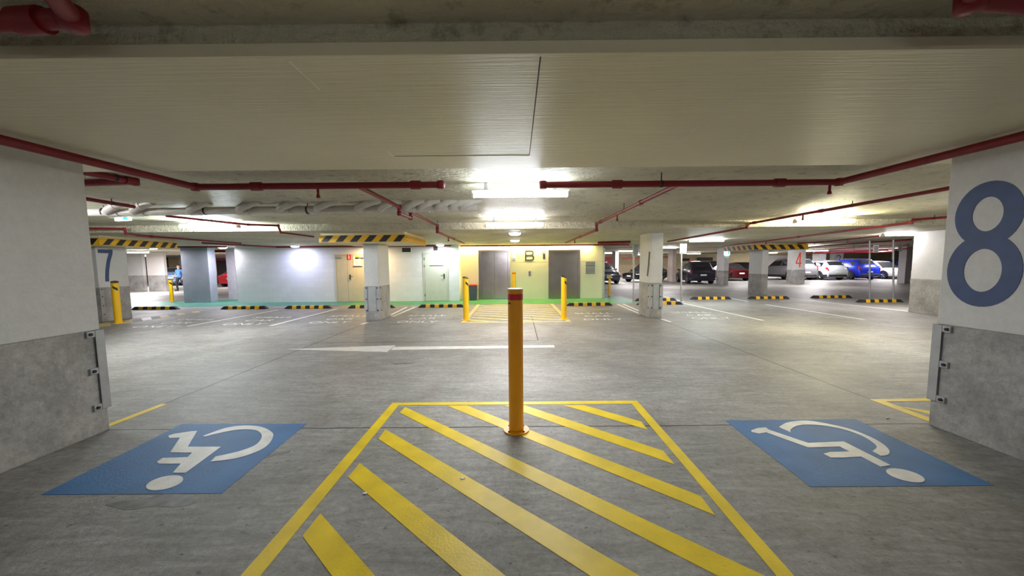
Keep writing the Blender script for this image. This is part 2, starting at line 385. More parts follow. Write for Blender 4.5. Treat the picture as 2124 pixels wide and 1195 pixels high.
# signs on door 1
def wall_sign(name, label, px, mats, Y, cat='sign', depth=.012, extra=None):
    x0, x1, z0, z1 = rect_px(*px, Y)
    t = thing(name, label, cat, ((x0+x1)/2, Y, z0)); w = (x1-x0)/2; h = z1-z0
    MB().box(-w, w, -depth, 0, 0, h).build('sign_panel', mats, t)
    if extra: extra(t, w, h, -depth)
    return t
def fire_sign(t, w, h, y):
    MB().box(-w*.25, w*.25, y-.003, y, h*.15, h*.7).cyl((0, y, h*.78), (0, y-.003, h*.78), w*.3).build('pictogram', M_SIGNW, t)
wall_sign('fire_sign', 'small red fire sign with white mark on beige double door', (720, 528, 728, 539), M_SIGNRED, YW-.021, extra=fire_sign)
def poster(t, w, h, y):
    MB().prism([(-w*.45, h*.66), (w*.45, h*.66), (w*.45, h*.80), (-w*.45, h*.80)], lambda u, v: (u, y, v), lambda u, v: (u, y-.003, v)).build('black_band', M_INK, t)
    MB().prism([(-w*.5, h*.80), (w*.5, h*.80), (w*.5, h*.96), (-w*.5, h*.96)], lambda u, v: (u, y, v), lambda u, v: (u, y-.003, v)).build('yellow_panel', M_SIGNYEL, t)
    b = MB()
    for k in range(4): b.box(-w*.6, w*(.6-.1*k), y-.003, y, h*(.5-.1*k), h*(.5-.1*k)+.008)
    b.build('text_lines', M_SIGNG, t)
wall_sign('warning_poster', 'white poster with orange warning panel on beige double door', (733, 530, 748, 551), M_SIGNW, YW-.021, extra=poster)
for px, lab in (((834, 514, 852, 523), 'wide dark louvre vent high on block wall above no door'), ((899, 511, 908, 520), 'small dark louvre vent above grey green door')):
    x0, x1, z0, z1 = rect_px(*px, YW)
    t = thing('wall_vent', lab.replace(' above no door', ' right of centre column'), 'vent', ((x0+x1)/2, YW, z0)); w = (x1-x0)/2; h = z1-z0
    MB().box(-w-.03, w+.03, -.02, 0, -.03, 0).box(-w-.03, w+.03, -.02, 0, h, h+.03).box(-w-.03, -w, -.02, 0, 0, h).box(w, w+.03, -.02, 0, 0, h).build('vent_frame', M_SIGNW, t)
    b = MB().box(-w, w, -.006, 0, 0, h)
    for k in range(5): b.box(-w, w, -.018, -.006, h*(k+.15)/5, h*(k+.6)/5)
    b.build('louvre', M_DARK, t)
for px, lab in (((825, 520, 832, 525), 'tiny white plate beside wide dark vent'), ((890, 519, 897, 523), 'tiny pale green plate left of small dark vent')):
    wall_sign('wall_plate', lab, px, M_SIGNW, YW)

# lifts
def lift(n, px, label):
    x0, x1, z0, z1 = rect_px(*px, YL); t = thing('door_%d' % n, label, 'lift door'); t['kind'] = 'structure'; w = .10
    MB().box(x0, x0+w, YL-.06, YL-.003, 0, z1-.08).box(x1-w, x1, YL-.06, YL-.003, 0, z1-.08).box(x0, x1, YL-.06, YL-.003, z1-.08, z1).build('door_frame', M_STAIN, t, bevel=.006)
    mid = (x0+x1)/2
    MB().box(x0+w+.003, mid-.003, YL-.028, YL-.003, .01, z1-.083).build('door_panel', M_STAIN, t, bevel=.002)
    MB().box(mid+.003, x1-w-.003, YL-.028, YL-.003, .01, z1-.083).build('door_panel', M_STAIN, t, bevel=.002)
    MB().box(x0+w, x1-w, YL-.06, YL-.003, 0, .012).build('door_sill', M_BOLT, t)
lift(3, (993, 518.5, 1058.5, 621), 'left lift door of brushed steel behind near bollard')
lift(4, (1137.5, 518, 1203, 620), 'right lift door of brushed steel beside direction board')
x0, x1, z0, z1 = rect_px(1089, 519, 1108, 541, YL)
t = thing('level_letter', 'large dark letter B on cream wall between the lifts', 'lettering', ((x0+x1)/2, YL, (z0+z1)/2))
hh = z1-z0; ww = x1-x0; W_ = .055
b = MB(); fm = lambda u, v, h: (u, -h-.0005, v)
H2, X0, X1 = hh/2-W_/2, -ww/2+W_/2, ww/2-W_/2
b.ribbon([(X0, -hh/2), (X0, hh/2)], W_, fm, depth=.012)
def bowl(zc, rz, xr): return [(X0, zc+rz)] + [(xr-rz*.9+rz*.9*math.sin(a), zc+rz*math.cos(a)) for a in [PI*k/10 for k in range(11)]] + [(X0, zc-rz)]
r1 = (H2)*.5
b.ribbon(bowl(H2-r1*.96, r1*.96, X1-.02), W_, fm, depth=.0121); b.ribbon(bowl(-H2+r1*1.04, r1*1.04, X1), W_, fm, depth=.0119)
b.build('letter', M_BSTEN, t)
for px, lab, M in (((1063, 523, 1069, 539), 'white lit lift arrow panel left of letter B', M_IND), ((1126, 521, 1131, 537), 'orange lit lift arrow panel right of letter B', M_INDO)):
    x0, x1, z0, z1 = rect_px(*px, YL); t = thing('lift_indicator', lab, 'lift indicator', ((x0+x1)/2, YL, z0)); w = (x1-x0)/2; h = z1-z0
    MB().box(-w, w, -.012, -.0005, 0, h).build('indicator_plate', M_STAIN, t, bevel=.003)
    MB().cyl((0, -.012, h*.8), (0, -.02, h*.8), w*.6).build('indicator_lamp', M, t)
    MB().cyl((0, -.012, h*.45), (0, -.02, h*.45), w*.6).build('indicator_lamp', M if M is M_IND else M_BSTEN, t)
    MB().cyl((0, -.012, h*.15), (0, -.018, h*.15), w*.4).build('key_switch', M_BOLT, t)
x0, x1, z0, z1 = rect_px(1096, 562, 1101, 573, YL)
t = thing('call_switch_panel', 'small steel lift call button panel under letter B', 'button panel', ((x0+x1)/2, YL, z0)); w = (x1-x0)/2; h = z1-z0
MB().box(-w, w, -.012, -.0005, 0, h).build('panel_plate', M_STAIN, t, bevel=.003)
for k in (.25, .65): MB().cyl((0, -.012, h*k), (0, -.02, h*k), w*.45).build('call_button', M_BSTEN, t)
x0, x1, z0, z1 = rect_px(1215, 542, 1234, 568, YL)
t = thing('directory_sign', 'grey and white striped lift directory board right of lifts', 'sign', ((x0+x1)/2, YL, z0)); w = (x1-x0)/2; h = z1-z0
MB().box(-w, w, -.015, -.0005, 0, h).build('board_panel', M_SIGNG, t)
for k in range(9):
    if k == 5: continue
    MB().box(-w, w, -.019, -.0151, h*(k/9)+.006, h*(k/9)+.03).build('board_strip', M_BSTEN, t)
    MB().box(-w, w, -.018, -.0151, h*(k/9)+.034, h*(k/9)+.05).build('board_strip', M_SIGNW, t)
# LED cove strip over the lobby
t = thing('led_strip', 'long warm yellow light strip along top of lobby wall', 'light', ((D(955, 508, YL).x+D(1226, 508, YL).x)/2, YL-.1, ZB2-.045))
lw = D(1226, 508, YL).x-D(955, 508, YL).x
MB().box(-lw/2, lw/2, -.04, .04, .02, .045).build('strip_housing', M_HOUS, t)
MB().box(-lw/2, lw/2, -.03, .03, 0, .02).build('strip_diffuser', M_LED, t)
lamp(t, (0, 0, -.005), lw, .05, 120, (1, .74, .30))
# bin
p = D(982, 618, YL-.3)
t = thing('waste_bin', 'dark grey waste bin with red lid left of lifts', 'bin', (p.x, YL-.32, .002))
MB().poly([[(sx*q, sy*q, z) for sx, sy in ((-1, -1), (1, -1), (1, 1), (-1, 1))] for q, z in ((.14, 0), (.17, .6))]).build('bin_body', M_BIN, t, bevel=.015)
MB().box(-.18, .18, -.18, .18, .6, .67).build('bin_lid', M_BINR, t, bevel=.02)
# steel guard on the core's right corner
t = thing('corner_guard', 'galvanised steel corner guard at right end of lobby wall', 'corner guard', (XL1, YL, .05))
MB().box(.001, .07, -.03, .12, 0, 2.1).build('guard_plate', M_STEEL, t, bevel=.004)
for z in (.1, .3, 1.1, 2.0): MB().cyl((.035, -.03, z), (.035, -.045, z), .014).build('bolt', M_BOLT, t)

# ------------------------------------------------------------------ floor markings
ZP = .0025
def mark(name, label, cat='floor marking', group=None): return thing(name, label, cat, (0, 0, 0), group=group)
def c1(x, y): return (500+x/3.025, 800+y/3.025)
def c2(x, y): return (1062+x/3.025, 800+y/3.025)
def ground(pts): return [G(*p) for p in pts]
hb = mark('hatched_box', 'bold yellow hatched floor box around near bollard')
TL, TR = G(815, 838), G(1321, 832); BL, BR = G(360, 1360), G(1780, 1360)
wb = .095
b = MB(); 
def inset(a, c, w): return a+(c-a).normalized()*w
TLi = G(827.3, 841); TRi = G(1311.6, 838.5)
b.flat(ground([(815, 836), (1321, 831.5), (1310.6, 838.0), (826, 841)]), 0, ZP)
b.build('border_line', M_YEL, hb)
def ext(a, b_, y=1330):               # extend an image line down past the frame on the ground
    k = (y-b_[1])/(b_[1]-a[1]); return (b_[0]+(b_[0]-a[0])*k, y)
l_out0, l_out1 = c1(950, 108), c1(0, 1192); l_in0, l_in1 = c1(988, 124), c1(122, 1195)
MB().flat(ground([l_out0, l_in0, ext(l_in0, l_in1), ext(l_out0, l_out1)]), 0, ZP).build('border_line', M_YEL, hb)
r_out0, r_out1 = c2(783, 95), c2(1770, 1195); r_in0, r_in1 = c2(752, 115), c2(1660, 1195)
MB().flat(ground([r_in0, r_out0, ext(r_out0, r_out1), ext(r_in0, r_in1)]), 0, ZP).build('border_line', M_YEL, hb)
ST = [
 [c1(498, 803), c1(385, 945), ext(c1(385, 945), c1(570, 1195), 1290), ext(c1(498, 803), c1(840, 1195), 1290)],
 [c1(745, 487), c1(672, 575), ext(c1(672, 575), c1(1385, 1195), 1290), ext(c1(745, 487), c1(1660, 1195), 1290)],
 [c1(905, 275), c1(862, 335), ext(c1(862, 335), c2(490, 1195), 1260), ext(c1(905, 275), c2(800, 1195), 1260)],
 [c1(1030, 135), c1(995, 170), ext(c1(995, 170), c2(1290, 1195), 1225), c2(1590, 1198)],
 [(928, 842), (969, 842), (1453.7, 1029.8), (1483.5, 1069.4)],
 [(1045, 841), (1088, 841), (1376, 936), (1399, 963.6)],
 [(1169.4, 841), (1212, 841), (1330, 875), (1343.6, 892)]]
for s in ST: MB().flat(ground(s), 0, ZP).build('hatch_stripe', M_YEL, hb)

def L(x, y): return (x/3.186, 820+y/3.186)
def Rr(x, y): return (1480+x/3.186, 820+y/3.186)
def crom(P, n=5):                         # a smooth curve through the points
    out = []
    for i in range(len(P)-1):
        a, b_, c, d = [Vector(P[min(max(k, 0), len(P)-1)]) for k in (i-1, i, i+1, i+2)]
        for k in range(n):
            t = k/n; out.append(tuple(.5*((2*b_)+(c-a)*t+(2*a-5*b_+4*c-d)*t*t+(3*b_-a-3*c+d)*t**3)))
    return out+[P[-1]]
def accessible(label, cv, quad, wheel_o, wheel_i, person, head, ha, hb_):
    t = mark('accessible_bay_symbol', label, group='blue wheelchair symbols on the floor')
    MB().flat(ground([cv(*p) for p in quad]), 0, .002).build('blue_square', M_BLUEP, t)
    ring = wheel_o; n = len(ring); b = MB()
    V0 = [G(*cv(*p)) for p in crom(wheel_o)]; V1 = [G(*cv(*p)) for p in crom(wheel_i)]
    for (a, a2), (c, c_) in zip(zip(V0, V0[1:]), zip(V1, V1[1:])): b.flat([a, a2, c_, c], .002, .0045)
    b.build('wheel_mark', M_WPAINT, t)
    MB().flat(ground([cv(*p) for p in person]), .002, .0045).build('person_mark', M_WPAINT, t)
    MB().flat(ground([cv(head[0]+math.cos(a)*ha[0]+math.sin(a)*hb_[0], head[1]+math.cos(a)*ha[1]+math.sin(a)*hb_[1]) for a in [2*PI*k/28 for k in range(28)]]), .002, .0045).build('head_mark', M_WPAINT, t)
accessible('blue floor square with white wheelchair symbol beside pillar on left', L,
 [(270, 660), (1465, 648), (2028, 188), (1200, 192)],
 [(1340, 272), (1480, 222), (1600, 203), (1720, 210), (1795, 245), (1803, 280), (1765, 335), (1690, 378), (1560, 420), (1390, 442)],
 [(1350, 276), (1480, 246), (1590, 229), (1680, 232), (1722, 252), (1728, 285), (1690, 330), (1600, 367), (1500, 392), (1425, 408)],
 [(1112, 270), (1150, 258), (1270, 240), (1303, 238), (1240, 343), (1460, 343), (1225, 515), (1142, 515), (1195, 455), (1050, 455), (1037, 443), (1075, 418), (1240, 412), (1270, 382), (1125, 380), (1190, 283), (1120, 285)],
 (1088, 582), (121, -33), (22, 37))
accessible('blue floor square with white wheelchair symbol beside pillar 8', Rr,
 [(78, 168), (935, 158), (1855, 598), (640, 605)],
 [(432, 213), (480, 185), (560, 172), (640, 172), (760, 192), (900, 225), (1030, 275), (1120, 325), (1162, 370), (1150, 397), (1105, 403)],
 [(512, 248), (508, 232), (540, 208), (600, 197), (700, 200), (800, 215), (900, 240), (990, 275), (1060, 320), (1078, 348), (1050, 372)],
 [(248, 235), (290, 220), (345, 215), (365, 230), (625, 318), (860, 308), (1170, 465), (1105, 475), (975, 408), (850, 415), (775, 415), (725, 390), (770, 378), (900, 375), (835, 342), (625, 348), (350, 248), (300, 256), (252, 245)],
 (1268, 533), (128, 33), (-12, 33))
def paint(name, label, pts, M, z=ZP):
    t = MB().flat(ground(pts), 0, z).build(name, M); return tag(t, label, 'floor marking')
paint('yellow_line', 'short yellow floor line at foot of left pillar', [L(720, 190), L(1060, 60), L(1105, 60), L(720, 208)], M_YEL)
t = mark('yellow_chevron', 'yellow striped corner marking at foot of pillar 8')
for q in ([(1030, 28), (1432, 20), (1432, 38), (1140, 43)], [(1030, 28), (1140, 43), (1455, 160), (1455, 187)], [(1185, 66), (1250, 78), (1450, 108), (1450, 132)]):
    MB().flat(ground([Rr(*p) for p in q]), 0, ZP).build('chevron_stripe', M_YEL, t)
def A3(x, y): return (560+x/3.034, 620+y/3.034)
t = mark('lane_arrow', 'long white lane arrow pointing left across the aisle')
MB().flat(ground([A3(780, 303), A3(1787, 292), A3(1792, 306), A3(760, 322)]), 0, ZP).build('arrow_shaft', M_WPAINT, t)
MB().flat(ground([A3(95, 318), A3(790, 293), A3(735, 335)]), 0, ZP+.0004).build('arrow_head', M_WPAINT, t)
# hatched landing in front of the lifts
t = mark('landing_hatch', 'pale yellow hatched landing between two bollards before the lifts')
a0, a1, b0, b1 = G(955, 671), G(1186, 668.5), G(987, 632), G(1147, 631)
X0, X1, Y0, Y1 = a0.x, a1.x, 9.75, b0.y
bw = .12
for q in ([(X0, Y0), (X1, Y0), (X1, Y0+bw), (X0, Y0+bw)], [(X0, Y0+bw), (X0+bw, Y0+bw), (X0+bw, Y1), (X0, Y1)], [(X1-bw, Y0+bw), (X1, Y0+bw), (X1, Y1), (X1-bw, Y1)]):
    MB().flat(q, 0, ZP).build('border_line', M_FADEY, t)
def clip(poly, axis, lim, sgn):
    out = []
    for p, q in zip(poly, poly[1:]+poly[:1]):
        ip, iq = (p[axis]-lim)*sgn >= 0, (q[axis]-lim)*sgn >= 0
        if ip: out.append(p)
        if ip != iq:
            k = (lim-p[axis])/(q[axis]-p[axis]); out.append(tuple(p[i]+(q[i]-p[i])*k for i in range(2)))
    return out
for k in range(-4, 12):
    y = Y0+.2+k*.52
    q = [(X0, y+1.3), (X1, y), (X1, y+.16), (X0, y+1.46)]
    for ax, lm, sg in ((0, X0+bw+.05, 1), (0, X1-bw-.05, -1), (1, Y0+bw+.05, 1), (1, Y1, -1)):
        q = clip(q, ax, lm, sg) if len(q) > 2 else q
    if len(q) > 2: MB().flat(q, 0, ZP).build('hatch_stripe', M_FADEY, t)
# green walkway
t = mark('green_walkway', 'green painted walkway along foot of block wall and lifts')
MB().flat([(-6.5, 14.25), (3.9, 14.25), (4.15, YL+.0), (XL1, YL-.001), (XW1+.001, YL-.001), (XW1+.001, YW-.001), (-6.5, YW-.001)], 0, .002).build('green_paint', M_GREEN, t)
MB().flat([(-17.2, 14.25), (-6.5, 14.25), (-6.5, YW-.001), (XW0-.001, YW-.001), (XW0-.001, 17.6), (-17.2, 16.4)], 0, .002).build('green_paint', M_TEAL, t)
MB().flat([(3.9, 14.25), (4.75, 14.1), (4.95, 17.4), (XL1+.1, 17.4), (4.15, YL)], 0, .002).build('green_paint', M_TEAL, t)
# bay lines
BL_ = [((388, 677), (577, 643), 'white bay line left of centre, furthest left of the long ones'), ((561, 676), (699, 641), 'white bay line running toward left centre column from the left'),
 ((809, 654.5), (844, 637), 'left one of twin white lines behind left centre column'), ((814, 657), (861, 637), 'right one of twin white lines behind left centre column'),
 ((749, 673), (764, 669), 'short white line stub before left centre column'),
 ((1280, 630.7), (1329, 652.0), 'left one of twin white lines behind right centre column'), ((1292, 630.7), (1331, 647.5), 'right one of twin white lines behind right centre column'),
 ((1374, 662.5), (1391, 668), 'short white line stub before right centre column'), ((1418.7, 629.5), (1582.4, 664.8), 'white bay line right of right centre column'),
 ((1377, 614.6), (1418, 626.7), 'thin white line behind wheel stop right of centre column'), ((1588, 631.7), (1792, 662.8), 'white bay line in middle of right hand bays'),
 ((1515, 618.8), (1552, 625.5), 'short white line end between two far wheel stops'), ((1638, 619), (1883, 645.7), 'long white bay line reaching far right column'),
 ((1618, 625), (1692, 622.8), 'thin white cross line near far right wheel stop'), ((1753, 604), (1783, 606.6), 'white dash in aisle before white hatchback'), ((1753, 588.5), (1771, 590.2), 'white dash close to blue car')]
for i, (a, b_, lab) in enumerate(BL_):
    mb = MB(); zz = .0027 if i == 13 else 0; strip(mb, G(*a), G(*b_), .09, zz, zz+ZP); tag(mb.build('bay_line', M_FADEW), lab, 'floor marking', 'white parking bay lines')
# kerb hatch by pillar 7
t = mark('kerb_marking', 'yellow and grey blocked floor strip from pillar 7 toward wheel stop')
pa, pb = G(206, 679), G(431, 645.5); qa, qb = G(206, 671.5), G(425, 643)
n = 12
for k in range(n):
    f0, f1 = k/n, (k+1)/n
    MB().flat([pa.lerp(pb, f0), pa.lerp(pb, f1), qa.lerp(qb, f1), qa.lerp(qb, f0)], 0, ZP).build('kerb_block', (M_FADEY, M_LOWER)[k % 2] if k not in (4,) else M_WPAINT, t)
# SMALL CAR ONLY
def small_car(px, lab, w=1.05):
    p = G(*px); t = thing('bay_lettering', lab, 'floor lettering', (p.x, p.y, 0), group='small car bay lettering')
    for k, wd in enumerate(('SMALL', 'CAR', 'ONLY')):
        text_obj('word_'+wd.lower(), wd, .42, M_FADEW, Matrix.Translation((0, (1-k)*.62, .0015)) @ Matrix.Scale(1.0, 4, (0, 1, 0)) @ Matrix.Scale(.95, 4, (1, 0, 0)), t, .002, 0)
small_car((1240, 656), 'faded white SMALL CAR ONLY lettering right of landing hatch')
small_car((1452, 654), 'faded white SMALL CAR ONLY lettering right of right centre column')
small_car((876, 661), 'faded white SMALL CAR ONLY lettering right of left centre column')
small_car((705, 662), 'faded white SMALL CAR ONLY lettering left of left centre column')
small_car((538, 665), 'faded white SMALL CAR ONLY lettering between two long bay lines')
small_car((365, 670), 'faded white SMALL CAR ONLY lettering nearest pillar 7')
for px, lab in (((960, 994), 'white paper scrap on yellow hatch stripe'), ((1841, 868), 'white paper scrap by pillar 8'), ((757, 1025), 'tiny white paper scrap left of yellow hatch stripe')):
    p = G(*px); a = random.uniform(0, 3)
    tag(MB().poly([[(math.cos(a+k*1.57)*.014*(1+.4*(k % 2)), math.sin(a+k*1.57)*.01, z) for k in range(4)] for z in (0, .006)]).build('paper_scrap', M_LITTER, loc=(p.x, p.y, ZP)), lab, 'litter')

for k, (a, b_) in enumerate((((1103, 656), (1116, 706)), ((645, 711.5), (1116, 706)))):
    mb = MB(); strip(mb, G(*a), G(*b_), .018, 0, .0008); struct(mb.build('trim_%d' % (k+2), M_DARK))
for px, lab, sx, sy, a in (((330, 1040), 'dark oily smudge at lower edge of left blue square', .26, .07, .1), ((835, 754), 'dark skid smudge on floor below white arrow', .17, .05, .1), ((572, 942), 'black scuff beside right edge of left blue square', .12, .03, .6)):
    p = G(*px); n = 22
    pts = [(p.x+math.cos(a)*sx*math.cos(t_)*(1+.25*math.sin(3*t_+sx*40))-math.sin(a)*sy*math.sin(t_), p.y+math.sin(a)*sx*math.cos(t_)+math.cos(a)*sy*math.sin(t_)*(1+.3*math.sin(5*t_))) for t_ in [2*PI*k/n for k in range(n)]]
    tag(MB().flat(pts, 0, .0009).build('floor_stain', mat('oily_concrete_stain', (.13, .125, .118), .5, var=.5, scale=14)), lab, 'stain')

# ------------------------------------------------------------------ bollards
def near_bollard(label, loc, r, h, tape, M, cap=M_WCAP, lug=True):
    t = thing('bollard', label, 'bollard', loc)
    MB().lathe([(r, .01), (r, h-.04)], 40).build('post', M, t, smooth=40)
    MB().lathe([(r, h-.04), (r*1.03, h-.032), (r*1.03, h-.008)], 40).build('cap_rim', M, t, smooth=50)
    MB().lathe([(r*1.03, h-.0078), (r*.97, h), (.001, h+.004)], 40).build('cap', cap, t, smooth=50)
    MB().lathe([(r+.0015, h-.098), (r+.0015, h-.046)], 40).build('tape_band', tape, t, smooth=40)
    MB().lathe([(r*1.75, 0), (r*1.75, .012), (r*1.0, .013), (r*1.0, .02)], 40).build('flange', M, t, smooth=40)
    for k in range(4):
        a = PI/4+k*PI/2; MB().cyl((math.cos(a)*r*1.4, math.sin(a)*r*1.4, .012), (math.cos(a)*r*1.4, math.sin(a)*r*1.4, .02), .009, 6).build('bolt', M_BOLT, t)
    if lug: MB().cyl((-r*.75, -r*.70, h-.125), (-r*.82, -r*.77, h-.125), .008, 8).build('lock_pin', M_BOLT, t)
    return t
pb_ = G(1071, 893)
near_bollard('yellow bollard with red band and white cap standing on near hatched box', (pb_.x, pb_.y, ZP), .066, 1.285, M_REDT, M_BOLL)
pq = G(1067, 640)
near_bollard('yellow bollard with orange band directly before the lifts', (pq.x, 14.6, .002), .075, 1.22, M_ORT, M_BOLL2, M_BOLL2, False)
def slant_bollard(label, px, h, r=.075, rz=0, z=0):
    p = G(*px); t = thing('bollard', label, 'bollard', (p.x, p.y, z), rz)
    n = 32; ring = lambda z0, s: [(r*math.cos(2*PI*i/n), r*math.sin(2*PI*i/n), z0+s*r*math.cos(2*PI*i/n-2.4)*.35) for i in range(n)]
    MB().poly([ring(.008, 0), ring(h-.06, 1)]).build('post', M_BOLL2, t, smooth=40)
    # black slanted cap mark
    q = lambda z0, s, k: [(r*k*math.cos(2*PI*i/n), r*k*math.sin(2*PI*i/n), z0+s*r*math.cos(2*PI*i/n-2.4)*.35) for i in range(n)]
    MB().poly([q(h-.0601, 1, 1.02), q(h-.052, 1, 1.02), q(h-.051, 1, .8), q(h-.0602, 1, .8)]).build('slanted_top', M_STRIPEB, t)
    arc = [(-1.45+1.3*k/8) for k in range(9)]
    up = [(r*1.01*math.cos(a), r*1.01*math.sin(a), h-.095+.35*r*math.cos(a-2.4)-.03-.009*k) for k, a in enumerate(arc)]
    b = MB(); b.poly([up, [(x, y, z_-.07) for x, y, z_ in up]], closed=False); b.build('black_stripe', M_STRIPEB, t)
    MB().lathe([(r*1.7, 0), (r*1.7, .012), (r, .013), (r, .02)], 28).build('flange', M_BOLL2, t, smooth=40)
    return t
slant_bollard('slant topped yellow bollard at left corner of landing hatch', (967, 664), 1.2, z=ZP)
slant_bollard('slant topped yellow bollard at right corner of landing hatch', (1169.5, 662), 1.2, z=ZP)
slant_bollard('slant topped yellow bollard in front of pillar 7', (246, 671), 1.17, .078, z=ZP)
slant_bollard('thin yellow bollard on far left beside big grey column', (357, 626), 1.02, .07, z=.002)
slant_bollard('thin yellow bollard before dark SUV right of lobby', (1264, 613), 1.02, .055, z=.002)

# ------------------------------------------------------------------ columns
def digit_strokes(ch):                   # strokes in a unit box 0.56 wide, 1 tall: (points, closed)
    el = lambda cx, cy, rx, ry, a0, a1, n=32: [(cx+rx*math.cos(a0+(a1-a0)*k/n), cy+ry*math.sin(a0+(a1-a0)*k/n)) for k in range(n+1)]
    if ch == '8': return [(el(.28, .735, .195, .195, 0, 2*PI, 40)[:-1], True), (el(.28, .29, .225, .232, 0, 2*PI, 40)[:-1], True)]
    if ch == '7': return [([(.02, .93), (.5, .93)], False), ([(.485, .995), (.47, .88), (.36, .62), (.29, .35), (.26, .15), (.25, 0)], False)]
    if ch == '1': return [([(.22, 1), (.22, 0)], False)]
    if ch == '4': return [([(.36, 1), (.36, 0)], False), ([(.34, .98), (.06, .3)], False), ([(.02, .27), (.5, .27)], False)]
    if ch == '2': return [(el(.27, .76, .19, .19, PI*.95, -.15, 16)+[(.42, .55), (.12, .14), (.06, .05)], False), ([(.04, .055), (.5, .055)], False)]
def column(label, x0, x1, y0, y1, top, split=.95, up=M_WHITE, low=M_LOWER, name='concrete_column'):
    cx, cy = (x0+x1)/2, (y0+y1)/2; t = thing(name, label, 'column', (cx, cy, 0), kind='thing'); w, d = (x1-x0)/2, (y1-y0)/2
    MB().box(-w, w, -d, d, split if low else 0, top-.002).build('painted_shaft', up, t, bevel=.008)
    if low: MB().box(-w, w, -d, d, 0, split).build('bare_base', low, t, bevel=.008)
    return t
def corner_guard(t, x, y, sx, sy, z0, z1, w=.07, th=.006, off=.012, lug=True, bolts=3, both=True):
    g = MB(); xo, yo = x+sx*off, y+sy*off
    g.box(min(xo, xo+sx*th), max(xo, xo+sx*th), min(yo+sy*th, yo-sy*w), max(yo+sy*th, yo-sy*w), z0, z1)
    g.box(min(xo+sx*th, xo-sx*w), max(xo+sx*th, xo-sx*w), min(yo, yo+sy*th), max(yo, yo+sy*th), z0, z1)
    o = g.build('corner_guard', M_GUARD, t, bevel=.003)
    for k in range(bolts):
        z = z0+.03+(z1-z0-.06)*k/(bolts-1)
        if lug:                           # lug plates on the aisle face
            ya, yb = sorted((y-sy*(w-.01), y-sy*(w+.055)))
            MB().box(min(x, x+sx*(off+th)), max(x, x+sx*(off+th)), ya, yb, z-.028, z+.028).build('lug', M_GUARD, o, bevel=.003)
            yc = y-sy*(w+.028); MB().cyl((x+sx*(off+th), yc, z), (x+sx*(off+th+.012), yc, z), .014, 8).build('bolt', M_BOLT, o)
        else:
            xc = x-sx*w*.55; MB().cyl((xc, yo+sy*th, z), (xc, yo+sy*(th+.014), z), .017, 8).build('bolt', M_BOLT, o)
            yc = y-sy*w*.6; MB().cyl((xo+sx*th, yc, z), (xo+sx*(th+.014), yc, z), .017, 8).build('bolt', M_BOLT, o)
def number(t, ch, f, h, wd, stroke, M):
    b = MB()
    for i, (pts, cl) in enumerate(digit_strokes(ch)): b.ribbon([(p[0]*wd/.56, p[1]*h) for p in pts], stroke, f, cl, depth=.003+.0003*i)
    b.build('painted_number', M, t)
PX = 3.745
tL = column('big white and grey concrete pillar at left edge of photo', -4.16, -3.76, 2.34, 3.42, ZB, .94)
corner_guard(tL, .2, .54, 1, 1, .215, .94)
tR = column('big white and grey concrete pillar marked 8 at right edge', 3.80, 4.20, 2.31, 3.39, ZB, .935)
corner_guard(tR, -.2, .54, -1, 1, .24, .93)
# the 8: on the aisle face of the right pillar
z_t, z_b = 1.5+(F*0), 0
def onX(px, py, X): d = ray(px, py); return CAM + d*(X/d.x)
e0, e1, e2, e3 = onX(1995, 450, 3.80), onX(2120, 450, 3.80), onX(2045, 375, 3.80), onX(2045, 637, 3.80)
h8 = e2.z-e3.z; y_hi = onX(1975, 560, 3.80).y; y_lo = onX(2121, 560, 3.80).y
fz, w8 = e3.z, y_hi-y_lo
number(tR, '8', lambda u, v, h: (-.2-h-.0005, (y_hi-2.85)-u+.02, v+fz), h8*1.0, w8*1.02, .122, M_NAVY)
zc = ZB2
c1o = column('white and grey centre column under striped panel, left of lifts', -4.02, -3.63, 10.3, 11.2, 2.07, .93)
for sx in (-1, 1): corner_guard(c1o, sx*.195, -.45, sx, -1, .25, .92, .085, lug=False)
MB().box(-.11, .11, -.458, -.4505, .25, .92).build('guard_plate', M_GUARD, c1o)
c2o = column('white and grey centre column right of lifts without a panel', 3.73, 4.06, 10.35, 11.25, ZB2, .95)
for sx in (-1, 1): corner_guard(c2o, sx*.165, -.45, sx, -1, .25, .92, .085, lug=False)
MB().box(-.08, .08, -.458, -.4505, .25, .92).build('guard_plate', M_GUARD, c2o)
sa, sb = onX(1347.5, 522, 3.73), onX(1343, 573, 3.73)
b = MB().ribbon([(sa.y-10.8, sa.z), ((sa.y+sb.y)/2-10.8-.02, (sa.z+sb.z)/2), (sb.y-10.8, sb.z)], .11, lambda u, v, h: (-.165-h-.0005, u, v), depth=.003); b.build('painted_number', M_BSTEN, c2o)
x7 = -11.36
c7 = column('white and grey column marked 7 behind yellow bollard', x7-.5, x7, 10.42, 11.25, 2.07, .95)
q0 = onX(222, 584, x7); q1 = onX(222, 517, x7); ya, yb2 = onX(201, 520, x7).y, onX(234, 520, x7).y
number(c7, '7', lambda u, v, h: (.25+h+.0005, ya-10.835+u, v+q0.z), q1.z-q0.z, (yb2-ya), .10, M_NAVY)
for k, z in enumerate((.2, .45, .7, .9)): MB().cyl((.25, -.36, z), (.262, -.36, z), .015, 8).build('bolt', M_BOLT, c7)
MB().box(.2505, .256, -.41, -.32, .15, .94).build('corner_guard', M_GUARD, c7)
c8r = column('white and grey column at far right behind pillar 8', 11.62, 12.1, 10.1, 11.15, ZB2, .97)
